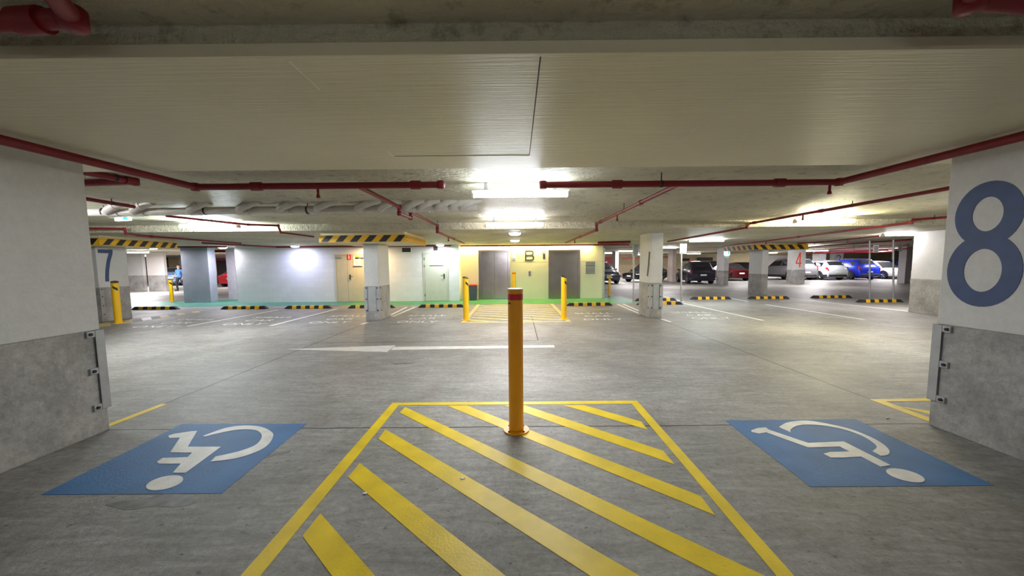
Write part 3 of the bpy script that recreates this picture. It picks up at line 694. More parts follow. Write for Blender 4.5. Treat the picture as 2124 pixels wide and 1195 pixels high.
# stripe panels (deep clearance panels hung under the soffit round the column heads)
def band_stripes(mb, P0, P1, z0, z1, n, lean, mi, out):
    P0, P1, o = Vector((*P0, 0)), Vector((*P1, 0)), Vector((*out, 0)); dirv = (P1-P0); Lg = dirv.length; dirv.normalize(); per = Lg/n
    for k in range(n):
        a = per*(k+.12); wv = per*.5; hgt = z1-z0; sh = lean*hgt; m_ = .012
        pts = [(a, z0+m_), (a+wv, z0+m_), (min(Lg, a+wv+sh), z1-m_), (a+sh, z1-m_)]
        pts = [(min(max(u, .01), Lg-.01), v) for u, v in pts]
        mb.poly([[P0+dirv*u+o*q+Vector((0, 0, v)) for u, v in pts] for q in (0, .004)], mi=mi)
def drop_panel(label, x0, x1, y0, y1, side, z0=2.07, z1=2.25, nf=6, ns=7, lean=.8, M=None):
    t = thing('clearance_panel', label, 'clearance panel', (0, 0, 0))
    MB().box(x0+.03, x1-.03, y0+.03, y1-.03, z0+.004, ZB2-.001).build('concrete_core', M_SOFFIT, t)
    b = MB().box(x0, x1, y0, y0+.029, z0, z1); band_stripes(b, (x0, y0), (x1, y0), z0, z1, nf, lean, 1, (0, -1)); b.build('front_hazard_band', [M_STRIPEY, M_STRIPEB], t)
    xs = x1-.029 if side > 0 else x0
    b = MB().box(xs, xs+.029, y0+.03, y1, z0, z1); xo = x1 if side > 0 else x0
    if ns: band_stripes(b, (xo, y0+.03) , (xo, y1), z0, z1, ns, lean if side > 0 else -lean, 1, (side, 0))
    b.build('side_hazard_band', [M_STRIPEY, M_STRIPEB], t)
    return t
def atz(px, py, z): return G(px, py, z)
f0, f1 = G(650, 502, 2.07), G(848, 503, 2.07)
pc = drop_panel('yellow black striped clearance panel round head of left centre column', f0.x, f1.x, 9.45, 11.6, 1, ns=0)
b = MB()
for z in (2.10, 2.19): b.cyl((f1.x+.02, 9.48, z), (f1.x+.02, 11.58, z), .016, 8)
b.build('edge_tube', M_STRIPEY, pc)
drop_panel('yellow black striped clearance panel round head of pillar 7', -12.7, G(220, 509, 2.07).x, 9.66, 11.9, 1, nf=5, ns=7)
g0, g1 = G(1553, 518, 2.06), G(1661, 515, 2.06)
drop_panel('yellow black striped clearance panel on far right before car row', 10.62, 13.05, 16.95, 19.4, -1, nf=6, ns=6, lean=-.8, z0=2.04, z1=2.26)
# far columns (x range px at depth)
def px_col(label, xa, xb, Y, d=.9, top=ZS, split=.95, up=M_WHITE, low=M_LOWER):
    a, b_ = D(xa, 560, Y).x, D(xb, 560, Y).x; return column(label, a, b_, Y, Y+d, top, split, up, low)
px_col('blade column below the far right striped panel', 1580, 1593.5, 17.3, .95, 2.04, .95)
c4 = px_col('pale column with red number 4 before silver SUV', 1643, 1670, 26.0, .5, 2.42)
n4 = D(1651, 555, 26.0)
number(c4, '4', lambda u, v, h: (u-.24, -.25-h-.0005, v+1.12), 1.0, .46, .085, M_RSTEN)
for z in (.3, .5, .7, .9): MB().cyl((.2, -.25, z), (.2, -.262, z), .02, 8).build('bolt', M_BOLT, c4)
c5 = px_col('two tone column with exit sign left of red sedan', 1502, 1511.5, 24.9, .95, 2.42)
for z in (.15, .5, .9):
    for x in (-.09, .09): MB().cyl((x, -.475, z), (x, -.488, z), .018, 8).build('bolt', M_BOLT, c5)
px_col('slim column left of the black hatchback', 1394.5, 1402, 30, .9, ZS, 1.0, mat('peach_light_tinted_column', (.66, .56, .5), .6), None)  # orange lamp light is put into this column's colour
px_col('pale column just right of dark SUV', 1276, 1283, 31, 1.1, ZS, .9, M_PALEWALL, None)
px_col('short pale column behind silver SUV', 1699, 1712, 36.4, .9, ZS, .95)
c2n = px_col('white column with dark number 2 behind blue car', 1728, 1748, 38.6, .5, ZS, .95)
number(c2n, '2', lambda u, v, h: (u-.26, -.25-h-.0005, v+1.2), .95, .5, .075, M_BSTEN)
px_col('narrow mauve grey column at right end of car row', 1878, 1890, 25.2, .5, 2.42, 1.0, mat('mauve_grey_column_paint', (.45, .42, .45), .6), None)
px_col('white post standing on far left behind big grey column', 433, 441, 29, .4, ZS, .9, M_PALEWALL, None)
# left: big blue grey column, thin column, two far white ones
px_col('big blue grey concrete column at left end of green walkway', 377, 433, 15.9, .4, 2.32, .02, M_GREYCOL, None)
px_col('slim mauve grey column at left end of block wall', 470, 488, 17.1, .4, 2.32, .02, mat('mauve_column_paint', (.42, .39, .43), .6), None)
px_col('far left white and grey column, leftmost of pair', 264, 297, 24.3, .2, 2.42, .98)
w2 = px_col('far left white and grey column, right of its pair', 305, 341, 24.25, .2, 2.42, .98, M_PALEWALL)
MB().box(-.35, -.31, -.106, -.1005, .1, .95).build('corner_guard', M_GUARD, w2)

# ------------------------------------------------------------------ wheel stops
def wheel_stop():
    t = thing('wheel_stop', '', 'wheel stop', (0, 0, 0), group='black and yellow rubber wheel stops')
    Lg, n = 1.65, 9; prof = lambda k: [(-.075, 0), (.075, 0), (.055, .1*k), (.035, .105*k), (-.035, .105*k), (-.055, .1*k)]
    xs = [-Lg/2+.12+(Lg-.24)*k/n for k in range(n+1)]
    b = MB(); b.poly([[(-Lg/2, y, z) for y, z in prof(.12)], [(xs[0], y, z) for y, z in prof(1)], [(xs[-1], y, z) for y, z in prof(1)], [(Lg/2, y, z) for y, z in prof(.12)]])
    b.build('rubber_body', M_BLACK, t)
    for k in range(1, n, 2): MB().poly([[(xs[k]+.002, y*1.05, z*1.04) for y, z in prof(1)], [(xs[k+1]-.002, y*1.05, z*1.04) for y, z in prof(1)]]).build('yellow_block', M_STRIPEY, t)
    return t
ws0 = wheel_stop()
WS = [((323, 642), 'rubber wheel stop nearest pillar 7'), ((508, 641), 'rubber wheel stop in front of block wall, left of two'), ((640, 640), 'rubber wheel stop in front of block wall near double door'),
 ((771, 639), 'rubber wheel stop behind left centre column'), ((916, 637.5), 'rubber wheel stop left of landing hatch'), ((1222, 634), 'rubber wheel stop right of landing hatch'),
 ((1368, 632), 'rubber wheel stop behind right centre column, nearer one'), ((1360, 624), 'rubber wheel stop behind right centre column, farther one'),
 ((1474, 621), 'rubber wheel stop right of grey sign post'), ((1594, 620), 'rubber wheel stop at foot of far striped panel column'), ((1724, 618), 'rubber wheel stop left of two sign posts'), ((1824, 627), 'rubber wheel stop at foot of two sign posts')]
for i, (px, lab) in enumerate(WS):
    o = ws0 if i == 0 else copy_tree(ws0); p = G(*px); o.location = (p.x, p.y, 0); o['label'] = lab

# ------------------------------------------------------------------ lights
def tube_light(label, x, y, z, ceil, Lg=1.22, power=34, col=(.93, .955, 1), M=M_TUBE, rz=0, group='fluorescent ceiling lights', up=0):
    t = thing('ceiling_light', label, 'ceiling light', (x, y, z), rz, group, 'thing')
    MB().box(-Lg/2-.02, Lg/2+.02, -.04, .04, .026, .06).build('lamp_housing', M_HOUS, t, bevel=.008)
    for sx in (-1, 1): MB().box(sx*Lg*.36-.02, sx*Lg*.36+.02, -.03, .03, .06, ceil-z-.001).build('mounting_bracket', M_STEEL, t)
    MB().poly([[(sx*(Lg/2), .06*math.cos(a), .02+.045*math.sin(a)) for a in [PI+PI*k/10 for k in range(11)]] for sx in (-1, 1)]).build('diffuser_tube', M, t, smooth=40)
    for sx in (-1, 1): MB().box(sx*Lg/2-.015, sx*Lg/2+.015, -.062, .062, -.028, .03).build('end_cap', M_HOUS, t, bevel=.006)
    lamp(t, (0, 0, -.03), Lg, .1, power, col)
    if up: up_glow(t, Lg, up, col)
    return t
def up_glow(t, Lg, power, col):          # the open sides of the fitting throw light on the slab
    for s in (-1, 1): lamp(t, (0, s*.075, .01), Lg, .05, power, col, rot=(s*math.radians(105), 0, 0))
T = tube_light('nearest fluorescent tube light, above the near bollard', 0.10, 4.66, 2.325, ZS, 1.15, 36, (.92, .96, 1)); up_glow(T, 1.15, 5, (.82, .92, 1))
T = tube_light('second fluorescent tube light behind nearest one, on centre line', 0.05, 8.1, 2.315, ZS, 1.22, 30, (.97, .95, 1)); up_glow(T, 1.2, 10, (1, .93, .97))
T = tube_light('dazzling fluorescent tube light over the left bays', -6.45, 8.2, 2.35, ZS, 1.22, 42); up_glow(T, 1.2, 44, (.84, .97, 1))
T = tube_light('warm yellow fluorescent tube light over the right bays', 6.7, 8.3, 2.35, ZS, 1.25, 40, (1, .94, .68), M_TUBEY); up_glow(T, 1.2, 36, (1, .93, .62))
for x, lab in ((-7.4, 'added fill tube light hidden behind left pillar'), (7.6, 'added fill tube light hidden behind pillar 8')): tube_light(lab, x, 4.7, 2.345, ZS, 1.22, 34, (.93, .955, 1), up=38)  # unseen tubes added to brighten the ceiling away from the centre
for px, lab, Lg, pw, col in [((1464, 500), 'bluish tube light beyond right centre column', 1.25, 42, (.86, .94, 1)), ((1874, 487.5), 'pink white tube light beside far right column', 1.22, 55, (1, .92, .92))]:
    z = 2.27; p = G(px[0], px[1], z); T = tube_light(lab, p.x, p.y, z, ZB2, Lg, pw, col, up=22); T.location.z = z
FT = [((1266, 525), 'far tube light left of pale column, right of lobby'), ((1299, 520.5), 'far tube light behind tall grey sign post'), ((1381, 514), 'far tube light touching right edge of right centre column'),
 ((1542, 518.5), 'far tube light under far striped panel'), ((1599, 524.5), 'far tube light left of column 4'), ((1679, 510.5), 'bright tube light above number 4 column'),
 ((1678, 520.5), 'smaller tube light beneath the one above number 4'), ((1833, 518), 'far tube light above white hatchback'), ((1871, 516), 'far tube light above blue car at far right')]
for px, lab in FT:
    z = 2.42; p = G(px[0], px[1]+.5, z)
    ce = 2.32 if p.y < 17.4 else (2.42 if 24.2 < p.y < 28 else ZS); z = min(2.42, ce-.06)
    p = G(px[0], px[1]+.5, z); ce = 2.32 if p.y < 17.4 else (2.42 if 24.2 < p.y < 28 else ZS)
    z = min(z, ce-.06)
    if p.y > 43: p.y = 43
    tube_light(lab, p.x, p.y, z, ce, 1.25, 95, (1, .94, .97), up=18)
for x, y, lab in ((-21, 21.5, 'far left tube light hidden over the white columns'), (-27, 28, 'far left tube light at back over blue car'), (-19, 28.5, 'far left tube light above red car'), (17, 36, 'tube light at back behind red sedan'), (24, 30, 'tube light over silver SUV'), (12.5, 38, 'tube light at back behind black hatchback')):
    ce = 2.42 if 24.2 < y < 28 else ZS
    tube_light(lab, x, y, ce-.15, ce, 1.25, 300 if x < 0 else 170, (1, .94, .96))
for x, lab in ((-7.5, 'added fill tube light out of frame over the near bays on left'), (0.5, 'added fill tube light out of frame over near hatched box'), (8.5, 'added fill tube light out of frame over the near bays on right')): tube_light(lab, x, -2.6, 2.40, ZN, 1.22, 34)  # unseen tubes added behind the camera to lift the ambient light
def disc_light(label, px, Y=None, z=2.24, power=34, col=(.92, .90, 1), r=.16):
    p = G(px[0], px[1], z)
    if Y: p = Vector((D(px[0], px[1], Y).x, Y, z))
    t = thing('ceiling_light', label, 'ceiling light', (p.x, p.y, z), group='round dome ceiling lights', kind='thing')
    MB().lathe([(r, ZB2-z-.001), (r, ZB2-z-.03), (r*.97, ZB2-z-.035)], 28).build('lamp_base', M_HOUS, t, smooth=40)
    MB().lathe([(r*.95, ZB2-z-.036), (r*.9, .02), (r*.6, -.005), (.001, -.012)], 28).build('lamp_dome', M_DISC, t, smooth=60)
    lamp(t, (0, 0, -.02), r*1.7, r*1.7, power, col, shape='DISK')
disc_light('round dome light nearest the lifts line, larger of centre two', (1068, 487.5))
disc_light('round dome light just before lift wall, smaller of centre two', (1068, 501.5), power=26)
disc_light('bluish round dome light against middle of block wall', (612, 512), YW-.55, power=24, col=(.58, .62, 1))
disc_light('orange glowing round dome light above beige double door', (760, 511), YW-.5, power=40, col=(1, .60, .22))
disc_light('round dome light above grey green door', (913, 511), YW-.5, power=26, col=(.86, .98, 1))
disc_light('round dome light at left end of block wall', (462, 515.5), power=60)
disc_light('round dome light left of big blue grey column', (318, 516.5), power=60, col=(.95, .92, 1))

# ------------------------------------------------------------------ pipes
def pipe(label, pts, r, ceil=None, coup=(), heads=(), hang=(), M=M_PIPE, name='sprinkler_pipe', caps=False, cat='pipe'):
    o = Vector(pts[0]); t = thing(name, label, cat, o)
    P = [Vector(p)-o for p in pts]
    MB().tube(P, r, 14).build('pipe_run', M, t, smooth=50)
    for p in P[1:-1]:
        MB().lathe([(r*1.02, -r*1.2), (r*1.3, -r*.9), (r*1.3, r*.9), (r*1.02, r*1.2)], 14, p).build('elbow_fitting', M, t, smooth=50)
    def at(k):
        i = int(k); return P[i].lerp(P[i+1], k-i), (P[i+1]-P[i]).normalized()
    for k in coup:
        p, d = at(k); MB().cyl(p-d*r*1.6, p+d*r*1.6, r*1.35, 14).build('coupling', M, t, smooth=50)
    for k in heads:
        p, d = at(k); MB().cyl(p, p+Vector((0, 0, -r-.04)), .014, 8).lathe([(.008, -.095-r), (.022, -.09-r), (.022, -.085-r), (.01, -.04-r)], 10, p).build('sprinkler_head', M, t)
    for k in hang:
        p, d = at(k); z = o.z+p.z; top = ceil if ceil else ZS
        MB().cyl(p+Vector((0, 0, r*.8)), Vector((p.x, p.y, top-o.z-.001)), .006, 6).cyl(p-d*.012, p+d*.012, r*1.12, 12).build('hanger', M_BOLT, t)
    return t
zp = 2.355; r1 = .034
P0 = Vector((-3.45, 0, zp)); elbL = G(405, 388, zp); endL = G(918, 388, zp)
pipe('dark red main pipe passing left pillar and turning along ceiling', [(elbL.x, -3, zp), (elbL.x, elbL.y, zp), (endL.x, elbL.y, zp), (endL.x, elbL.y+.12, zp+.03)], r1, coup=(1.25, 1.9), heads=(1.5,), hang=(.7,))
elbR = G(1740, 378, zp); endR = G(1125, 388, zp)
pipe('dark red main pipe passing pillar 8 and turning along ceiling', [(elbR.x, -3, zp), (elbR.x, elbR.y, zp), (endR.x, elbR.y, zp), (endR.x, elbR.y+.12, zp+.03)], r1, coup=(1.2, 1.75), heads=(1.03,), hang=(.7, 1.6))
# branch runs to the lifts
bl = G(752, 391, zp); jl_ = G(905, 470, 2.38)
pipe('thin red branch pipe left of centre running toward lift lobby', [(bl.x, elbL.y+r1+.001, zp), (bl.x, 5.7, zp), (bl.x, 5.7, zp-.095), (bl.x+.02, 6.25, zp-.095), (bl.x+.02, 6.25, zp), (bl.x+.02, 8.45, zp), (bl.x+.02, 8.45, 2.22), (bl.x+.02, 13.2, 2.22)], .026, ceil=ZS, coup=(5.5, 6.5), heads=(5.3, 6.3), hang=(5.6,))
br = G(1400, 386, zp)
pipe('thin red branch pipe right of centre running toward lift lobby', [(br.x, elbR.y+r1+.02, zp), (br.x, 8.35, zp), (br.x, 8.35, 2.22), (br.x, 13.2, 2.22)], .026, coup=(.3, .9, 2.4), heads=(.6, 2.6), hang=(.5,))
# short doubled piece by the left pillar
pipe('short dark red pipe bending back beside left pillar top', [G(172, 356, 2.437), G(279, 377, 2.437), G(150, 381, 2.437)], .034, coup=(.9,), hang=(.6,))
def run(label, pts, r=.024, z=2.36, **kw):       # through measured points on the ceiling at height z
    return pipe(label, [G(p[0], p[1], p[2] if len(p) > 2 else z) for p in pts], r, **kw)
run('dark red pipe behind grey drain branches on far left', [(150, 408), (278, 429)], .026, 2.41, hang=(.6,))
run('thin red pipe crossing dazzling light over left bays', [(345, 448), (515, 466), (577, 468), (582, 482, 2.26), (650, 491, 2.26)], .022, 2.40, coup=(.8,), hang=(.5,))
run('red stepped pipe above striped panel of pillar 7', [(150, 473, 2.38), (258, 475, 2.38), (262, 484.5, 2.28), (286, 488.5, 2.28), (500, 505, 2.28)], .024, coup=(3.1,))
pipe('thin red pipe along top of block wall', [G(420, 504, 2.27), (D(575, 511, YW-.1).x, YW-.1, 2.275), (XW1-.3, YW-.1, 2.275)], .03, ZB2, coup=(1.5,), hang=(.5, 1.3, 1.8))
pipe('thin red pipe along top of lift lobby wall', [(XW1+.01, YL-.22, ZB2-.045), (4.9, YL-.22, ZB2-.045)], .03, ZB2, hang=(.1, .5, .9))
run('red pipe on right crossing above warm tube light', [(1990, 387, 2.40), (1553, 464, 2.40), (1549, 472, 2.28), (1385, 501, 2.24)], .026, 2.40, coup=(.5, .95), heads=(.6,), hang=(.35,))
run('red stepped pipe further right behind warm tube light', [(1985, 449, 2.40), (1895, 456, 2.40), (1890, 462, 2.28), (1500, 511, 2.24)], .026, 2.4, coup=(1.1, 2.4), heads=(2.6,), hang=(.5,))
run('dark thin pipe near far right column top', [(1825, 489.5, 2.28), (1708, 502, 2.28), (1655, 505, 2.28)], .02, 2.28, heads=(.5,), ceil=ZB2, hang=(.3, .9))
def hung(lab, A, B_, r, M):
    f = .12 if (A.y < 17.4) == (A.lerp(B_, .12).y < 17.4) else 0
    ks = []
    for k in (.15, .5, .85): ks.append(k)
    t = pipe(lab, [A, B_], r, None, M=M)
    for k in ks:
        p = A.lerp(B_, k); ce = ZB2 if 9 < p.y < 17.4 else (2.42 if 24.2 < p.y < 28 else ZS)
        MB().cyl(p-A, Vector((p.x-A.x, p.y-A.y, ce-A.z-.001)), .008, 6).build('hanger', M_BOLT, t)
for k, (pa_, pb__, r) in enumerate((((1665, 513), (1890, 497), .03), ((1690, 519), (1885, 507), .03), ((1690, 523.5), (1880, 516), .05), ((1640, 527), (1855, 521.5), .05))):
    lab = ['uppermost of four red pipes above the car row', 'second of four red pipes above the car row', 'third of four red pipes above the car row', 'lowest of four red pipes above the car row'][k]
    A, B_ = G(*pa_, 2.27), G(*pb__, 2.27)
    hung(lab, A, B_, r, M_PIPE if k < 2 else mat('bright_red_fire_pipe_paint', (.5, .02, .035), .4))
for a_, b__, r, lab in (((1240, 503.5), (1308, 502), .045, 'thick red pipe at right end of lobby ceiling'), ((1290, 536), (1395, 533), .05, 'red pipe on far wall behind black hatchback'), ((195, 513), (470, 512), .03, 'red pipe high on far left behind dome lights'), ((438, 521), (470, 521), .06, 'red pipe at far left above red car')):
    A, B_ = G(*a_, 2.26), G(*b__, 2.26)
    if B_.y > 43 or A.y > 43 or A.y < 0 or B_.y < 0: A, B_ = D(*a_, 40), D(*b__, 40)
    hung(lab, A, B_, r, M_PIPE)
# top corners
pipe('dark red pipe with elbow at top left corner of photo', [G(-150, 55, 2.47), G(150, 38, 2.47), G(85, -40, 2.47)], .036, coup=(.72,))
pipe('dark red pipe at top right corner of photo', [G(2300, 20, 2.47), G(2015, -2, 2.47), G(2050, -60, 2.47)], .036)
# grey drain stack
da, db = G(120, 444, 2.36), G(990, 419, 2.40); Yd = 6.05
xa_, xb_ = -7.3, -.55
dr = thing('drain_pipe', 'long grey drain pipe with curved branches under left ceiling', 'pipe', (xa_, Yd, 2.36))
MB().cyl((0, 0, 0), (xb_-xa_, 0, .03), .058, 20).build('pipe_run', M_PVC, dr, smooth=50)
for px in (237, 291, 407, 508, 592, 668, 752, 800, 850, 880, 915, 945, 965):
    x = D(px, 435, Yd).x-xa_; zc_ = .03*x/(xb_-xa_)
    g = 1 if px < 780 else .8
    MB().cyl((x-.10, 0, zc_), (x+.08, 0, zc_), .068, 18).build('tee_collar', M_PVC, dr, smooth=50)
    br_ = MB().tube([(x-.07, -.02, zc_-.005), (x-.02, -.10, zc_+.012), (x+.12*g, -.13, zc_+.065), (x+.34*g, -.15, ZS-2.36+.02)], .055, 16, bend=.07).build('branch_elbow', M_PVC, dr, smooth=60)
    MB().cyl((x+.10*g, -.126, zc_+.055), (x+.16*g, -.134, zc_+.08), .062, 16).build('collar_ring', M_PVC, br_, smooth=50)
for x in (.9, 2.5, 4.1): MB().cyl((x, 0, .05), (x, 0, ZS-2.36-.001), .006, 6).cyl((x-.012, 0, .012), (x+.012, 0, .012), .063, 18).build('hanger', M_BOLT, dr)

# ------------------------------------------------------------------ exit signs, sign posts
def exit_box(label, p, w, h, top, rz=0):
    t = thing('exit_sign', label, 'exit sign', p, rz)
    MB().box(-w/2, w/2, -.03, .03, 0, h).build('sign_case', M_EXITW, t, bevel=.005)
    MB().box(w*.12, w*.45, -.034, -.0301, h*.12, h*.88).build('green_panel', M_EXITG, t)
    if top: MB().cyl((0, 0, h), (0, 0, top-p[2]-.001), .01, 8).build('hanger_rod', M_BOLT, t)
    return t
p = D(256, 458, 7.6); exit_box('lit green and white exit sign hanging below drain pipe', (p.x, 7.6, p.z), .38, .12, ZS, -.25)
p = D(1509, 529, 24.7); exit_box('small lit cyan exit sign on two tone column', (p.x+.05, 24.86, p.z), .34, .3, None)
def sign_post(label, base, top_y, plates, r=.03):
    p = G(*base); d = D(base[0], top_y, p.y); t = thing('sign_post', label, 'sign post', (p.x, p.y, 0))
    MB().cyl((0, 0, 0), (d.x-p.x, 0, d.z), r, 12).build('post', M_STEEL, t, smooth=40)
    MB().box(-.05, .05, -.05, .05, 0, .008).build('base_plate', M_STEEL, t)
    for z0, z1, dx, w, kind in plates:
        o = MB().box(dx-w/2, dx+w/2, -.036, -.026, z0, z1).build('sign_plate', M_SIGNG if kind != 'lines' else M_SIGNW, t, bevel=.003)
        h = z1-z0
        if kind == 'P': text_obj('letter_p', 'P', h*.52, M_INK, Matrix.Translation((dx+.02, -.037, z1-h*.2)) @ Matrix.Rotation(PI/2, 4, 'X'), o, .003, .002); MB().box(dx-w*.35, dx+w*.35, -.039, -.0361, z0+h*.06, z0+h*.1).build('text_line', M_INK, o)
        if kind == 'lines':
            for k in range(4): MB().box(dx-w*.32, dx+w*.32, -.039, -.0361, z0+h*(.12+.2*k), z0+h*(.19+.2*k)).build('text_line', M_INK, o)
    return t
sign_post('tall grey sign post just left of right centre column', (1314, 627), 506, [(1.75, 2.2, .05, .16, '')])
sign_post('grey sign post with P sign right of right centre column', (1413, 628), 508, [(1.82, 2.2, 0, .26, 'P')])
sign_post('grey sign post with lined notice, left of far right pair', (1804, 621), 499, [(1.82, 2.12, .07, .22, 'lines')])
sign_post('grey sign post with blank plate, right of far right pair', (1853, 624), 497, [(1.85, 2.12, .07, .15, '')])

# ------------------------------------------------------------------ cars
def paintm(name, c, metal=.3): return mat(name, c, .3, metal, var=.02, coat=.6)
def car(name, label, loc, heading, Lg, Wd, Ht, style, M, cat='car', rim=M_RIM, black_roof=False, cladding=False, group=None):
    """local frame: +y is forward, x to the right"""
    t = thing(name, label, cat, (loc[0], loc[1], 0), heading, group); w = Wd/2; h = Lg/2
    k = Ht/1.6
    belt = .98*k if style == 'suv' else .92*k; hood = .98*k if style == 'suv' else .86*k
    # y, bottom, half width, shoulder z, belt z, roof edge half width, roof z
    if style == 'sedan':
        SEC = [(h, .32, w*.74, .50, .62, w*.62, .66), (h-.1, .22, w*.9, .55, .70, w*.72, .76), (h-.95, .2, w*.99, .6, hood-.06, w*.82, hood), (h-1.25, .2, w, .62, belt, w*.84, hood+.05),
               (h-2.05, .2, w, .64, belt, w*.66, Ht-.05), (h-2.9, .2, w, .66, belt+.02, w*.66, Ht-.02), (-h+1.15, .2, w, .68, belt+.03, w*.66, Ht-.12), (-h+.5, .22, w*.99, .7, belt, w*.74, belt+.1), (-h+.1, .24, w*.93, .72, belt-.02, w*.74, belt+.07), (-h, .34, w*.86, .6, .8, w*.7, .85)]
        ws, rw, sw = (3, 4), (6, 7), (4, 6)
    else:
        SEC = [(h, .34, w*.76, .55, .68, w*.64, .72), (h-.1, .24, w*.91, .58, hood-.2, w*.74, hood-.12), (h-.85, .2, w*.99, .62, hood-.08, w*.82, hood), (h-1.1, .2, w, .64, belt, w*.86, hood+.06),
               (h-1.85, .2, w, .66, belt+.01, w*.70, Ht-.06), (h-2.7, .2, w, .68, belt+.03, w*.70, Ht), (-h+.62, .2, w, .7, belt+.08, w*.68, Ht-.04), (-h+.16, .22, w*.97, .72, belt+.08, w*.72, belt+.16), (-h+.06, .24, w*.93, .74, belt-.05, w*.74, belt), (-h, .36, w*.88, .6, .74, w*.72, .78)]
        ws, rw, sw = (3, 4), (6, 7), (4, 6)
    def sec(r):
        y, zb, ww, zs, zbt, wr, zr = r
        half = [(ww*.82, zb), (ww*.97, zb+.06), (ww, zs), (ww*.965, zbt), (wr*1.03, zr-.07), (wr*.93, zr-.01), (wr*.5, zr+.015)]
        half = [half[0]] + half[1:]
        return y, half
    secs = [sec(r) for r in SEC]
    b = MB()
    rings = [[(x, y, z) for x, z in hf]+[(-x, y, z) for x, z in reversed(hf)] for y, hf in secs]
    b.poly(rings); b.build('body', M, t, smooth=38)
    def at(y, q):                         # point of the skin at station y, profile position q (0..6)
        for (ya, ha), (yb, hb2) in zip(secs, secs[1:]):
            if ya >= y >= yb or (yb, hb2) == secs[-1]:
                f = (ya-y)/(ya-yb); i = min(int(q), 5); g = q-i
                A = Vector(ha[i]).lerp(Vector(ha[i+1]), g); B2 = Vector(hb2[i]).lerp(Vector(hb2[i+1]), g); C = A.lerp(B2, f); return Vector((C.x, y, C.y))
    def patch(nm, Mx, ya, yb, qa, qb, side, off=.008, ny=6, parent=t, nq=3, slant=0):
        bb = MB(); rows = []
        ys = sorted({ya+(yb-ya)*i/ny for i in range(ny+1)} | {s[0] for s in secs if min(ya, yb) < s[0] < max(ya, yb)}, reverse=True)
        qs = sorted({qa+(qb-qa)*j/nq for j in range(nq+1)} | {float(q_) for q_ in range(7) if qa < q_ < qb})
        for y in ys: rows.append([at(y, q) for q in qs])
        def nrm(i, j):
            a = rows[min(i+1, len(rows)-1)][j]-rows[max(i-1, 0)][j]; c = rows[i][min(j+1, len(qs)-1)]-rows[i][max(j-1, 0)][j] if False else rows[i][min(j+1, len(qs)-1)]-rows[i][max(j-1, 0)]
            n_ = c.cross(a); n_ = n_.normalized() if n_.length > 1e-9 else Vector((1, 0, 0))
            if n_.x < -.2: n_ = -n_
            if abs(n_.x) <= .2 and n_.z < 0: n_ = -n_
            return n_
        out = [[p_+nrm(i, j)*off for j, p_ in enumerate(r_)] for i, r_ in enumerate(rows)]
        out = [[Vector((side*p_.x, p_.y, p_.z)) for p_ in r_] for r_ in out]
        bb.poly(out, caps=False, closed=False); return bb.build(nm, Mx, parent, smooth=60)
    def across(nm, Mx, ya, yb, kx, off=.01):   # glass across the width between two stations
        bb = MB(); ys = [ya+(yb-ya)*i/4 for i in range(5)]; rows = []
        for y in ys:
            pe = at(y, 5.0); pm = at(y, 6.0); dy = off*(1 if ya > 0 and yb > -h*.2 else -1)
            xs = [-pe.x*kx, -pm.x*.9, 0, pm.x*.9, pe.x*kx]
            rows.append([(x, y+dy, (pe.z if abs(x) > pm.x else pm.z)+off) for x in xs])
        bb.poly(rows, caps=False, closed=False); return bb.build(nm, Mx, t, smooth=60)
    Y = lambda i: secs[i][0]
    across('windscreen', M_GLASS, Y(ws[0])-.06, Y(ws[1])+.05, .98)
    across('rear_window', M_GLASS, Y(rw[0])-.06, Y(rw[1])+(.05 if style == 'sedan' else .07), .96)
    mid = (Y(4)+Y(6))/2+.1
    for s in (-1, 1):
        patch('side_window', M_GLASS, Y(3)-.38, mid+.05, 3.12, 3.86, s); patch('side_window', M_GLASS, mid-.05, Y(6)+.02, 3.12, 3.86, s)
        if style == 'suv': patch('side_window', M_GLASS, Y(6)-.06, Y(6)-.3, 3.2, 3.8, s)
        patch('tail_lamp', M_TAIL, Y(8)+.16, Y(9)+.01, 2.5, 3.2 if style != 'suv' else 3.5, s, .012)
        patch('head_lamp', M_HEAD, Y(1)-.3, Y(0)-.02, 2.65, 3.5, s, .012)
        mp_ = at(Y(3)-.25, 3); MB().box(s*(mp_.x+.02)-(.0 if s > 0 else .15), s*(mp_.x+.02)+(.15 if s > 0 else 0), mp_.y-.06, mp_.y+.05, mp_.z-.0, mp_.z+.12).build('wing_mirror', M_TRIM, t, bevel=.03)
        if cladding:
            patch('sill_cladding', M_TRIM, Y(1), Y(8), .5, 1.4, s, .01)
    if style == 'suv':
        for s in (-1, 1): MB().tube([(s*w*.62, Y(4)-.1, Ht-.02), (s*w*.62, Y(4)-.3, Ht+.035), (s*w*.62, Y(6)+.15, Ht+.02), (s*w*.62, Y(6)-.0, Ht-.03)], .016, 8).build('roof_rail', M_RIM, t, smooth=50)
    # bumpers, grille, plates
    MB().box(-w*.8, w*.8, -h-.015, -h+.2, .26, .46).build('rear_bumper', M_TRIM if cladding or style == 'suv' else M, t, bevel=.03)
    MB().box(-w*.5, w*.5, h-.12, h+.012, .34, .5).build('grille', M_TRIM, t, bevel=.02)
    MB().box(-.2, .2, -h-.022, -h-.012 if True else 0, .58 if style != 'sedan' else .56, .69 if style != 'sedan' else .67).box(-.2, .2, -h-.012, -h+.05, .6, .62).build('number_plate', M_PLATE, t)
    MB().box(-.19, .19, h+.013, h+.02, .44, .54).build('number_plate', M_PLATE, t)
    # wheels
    wr_ = .34 if style == 'suv' else .315
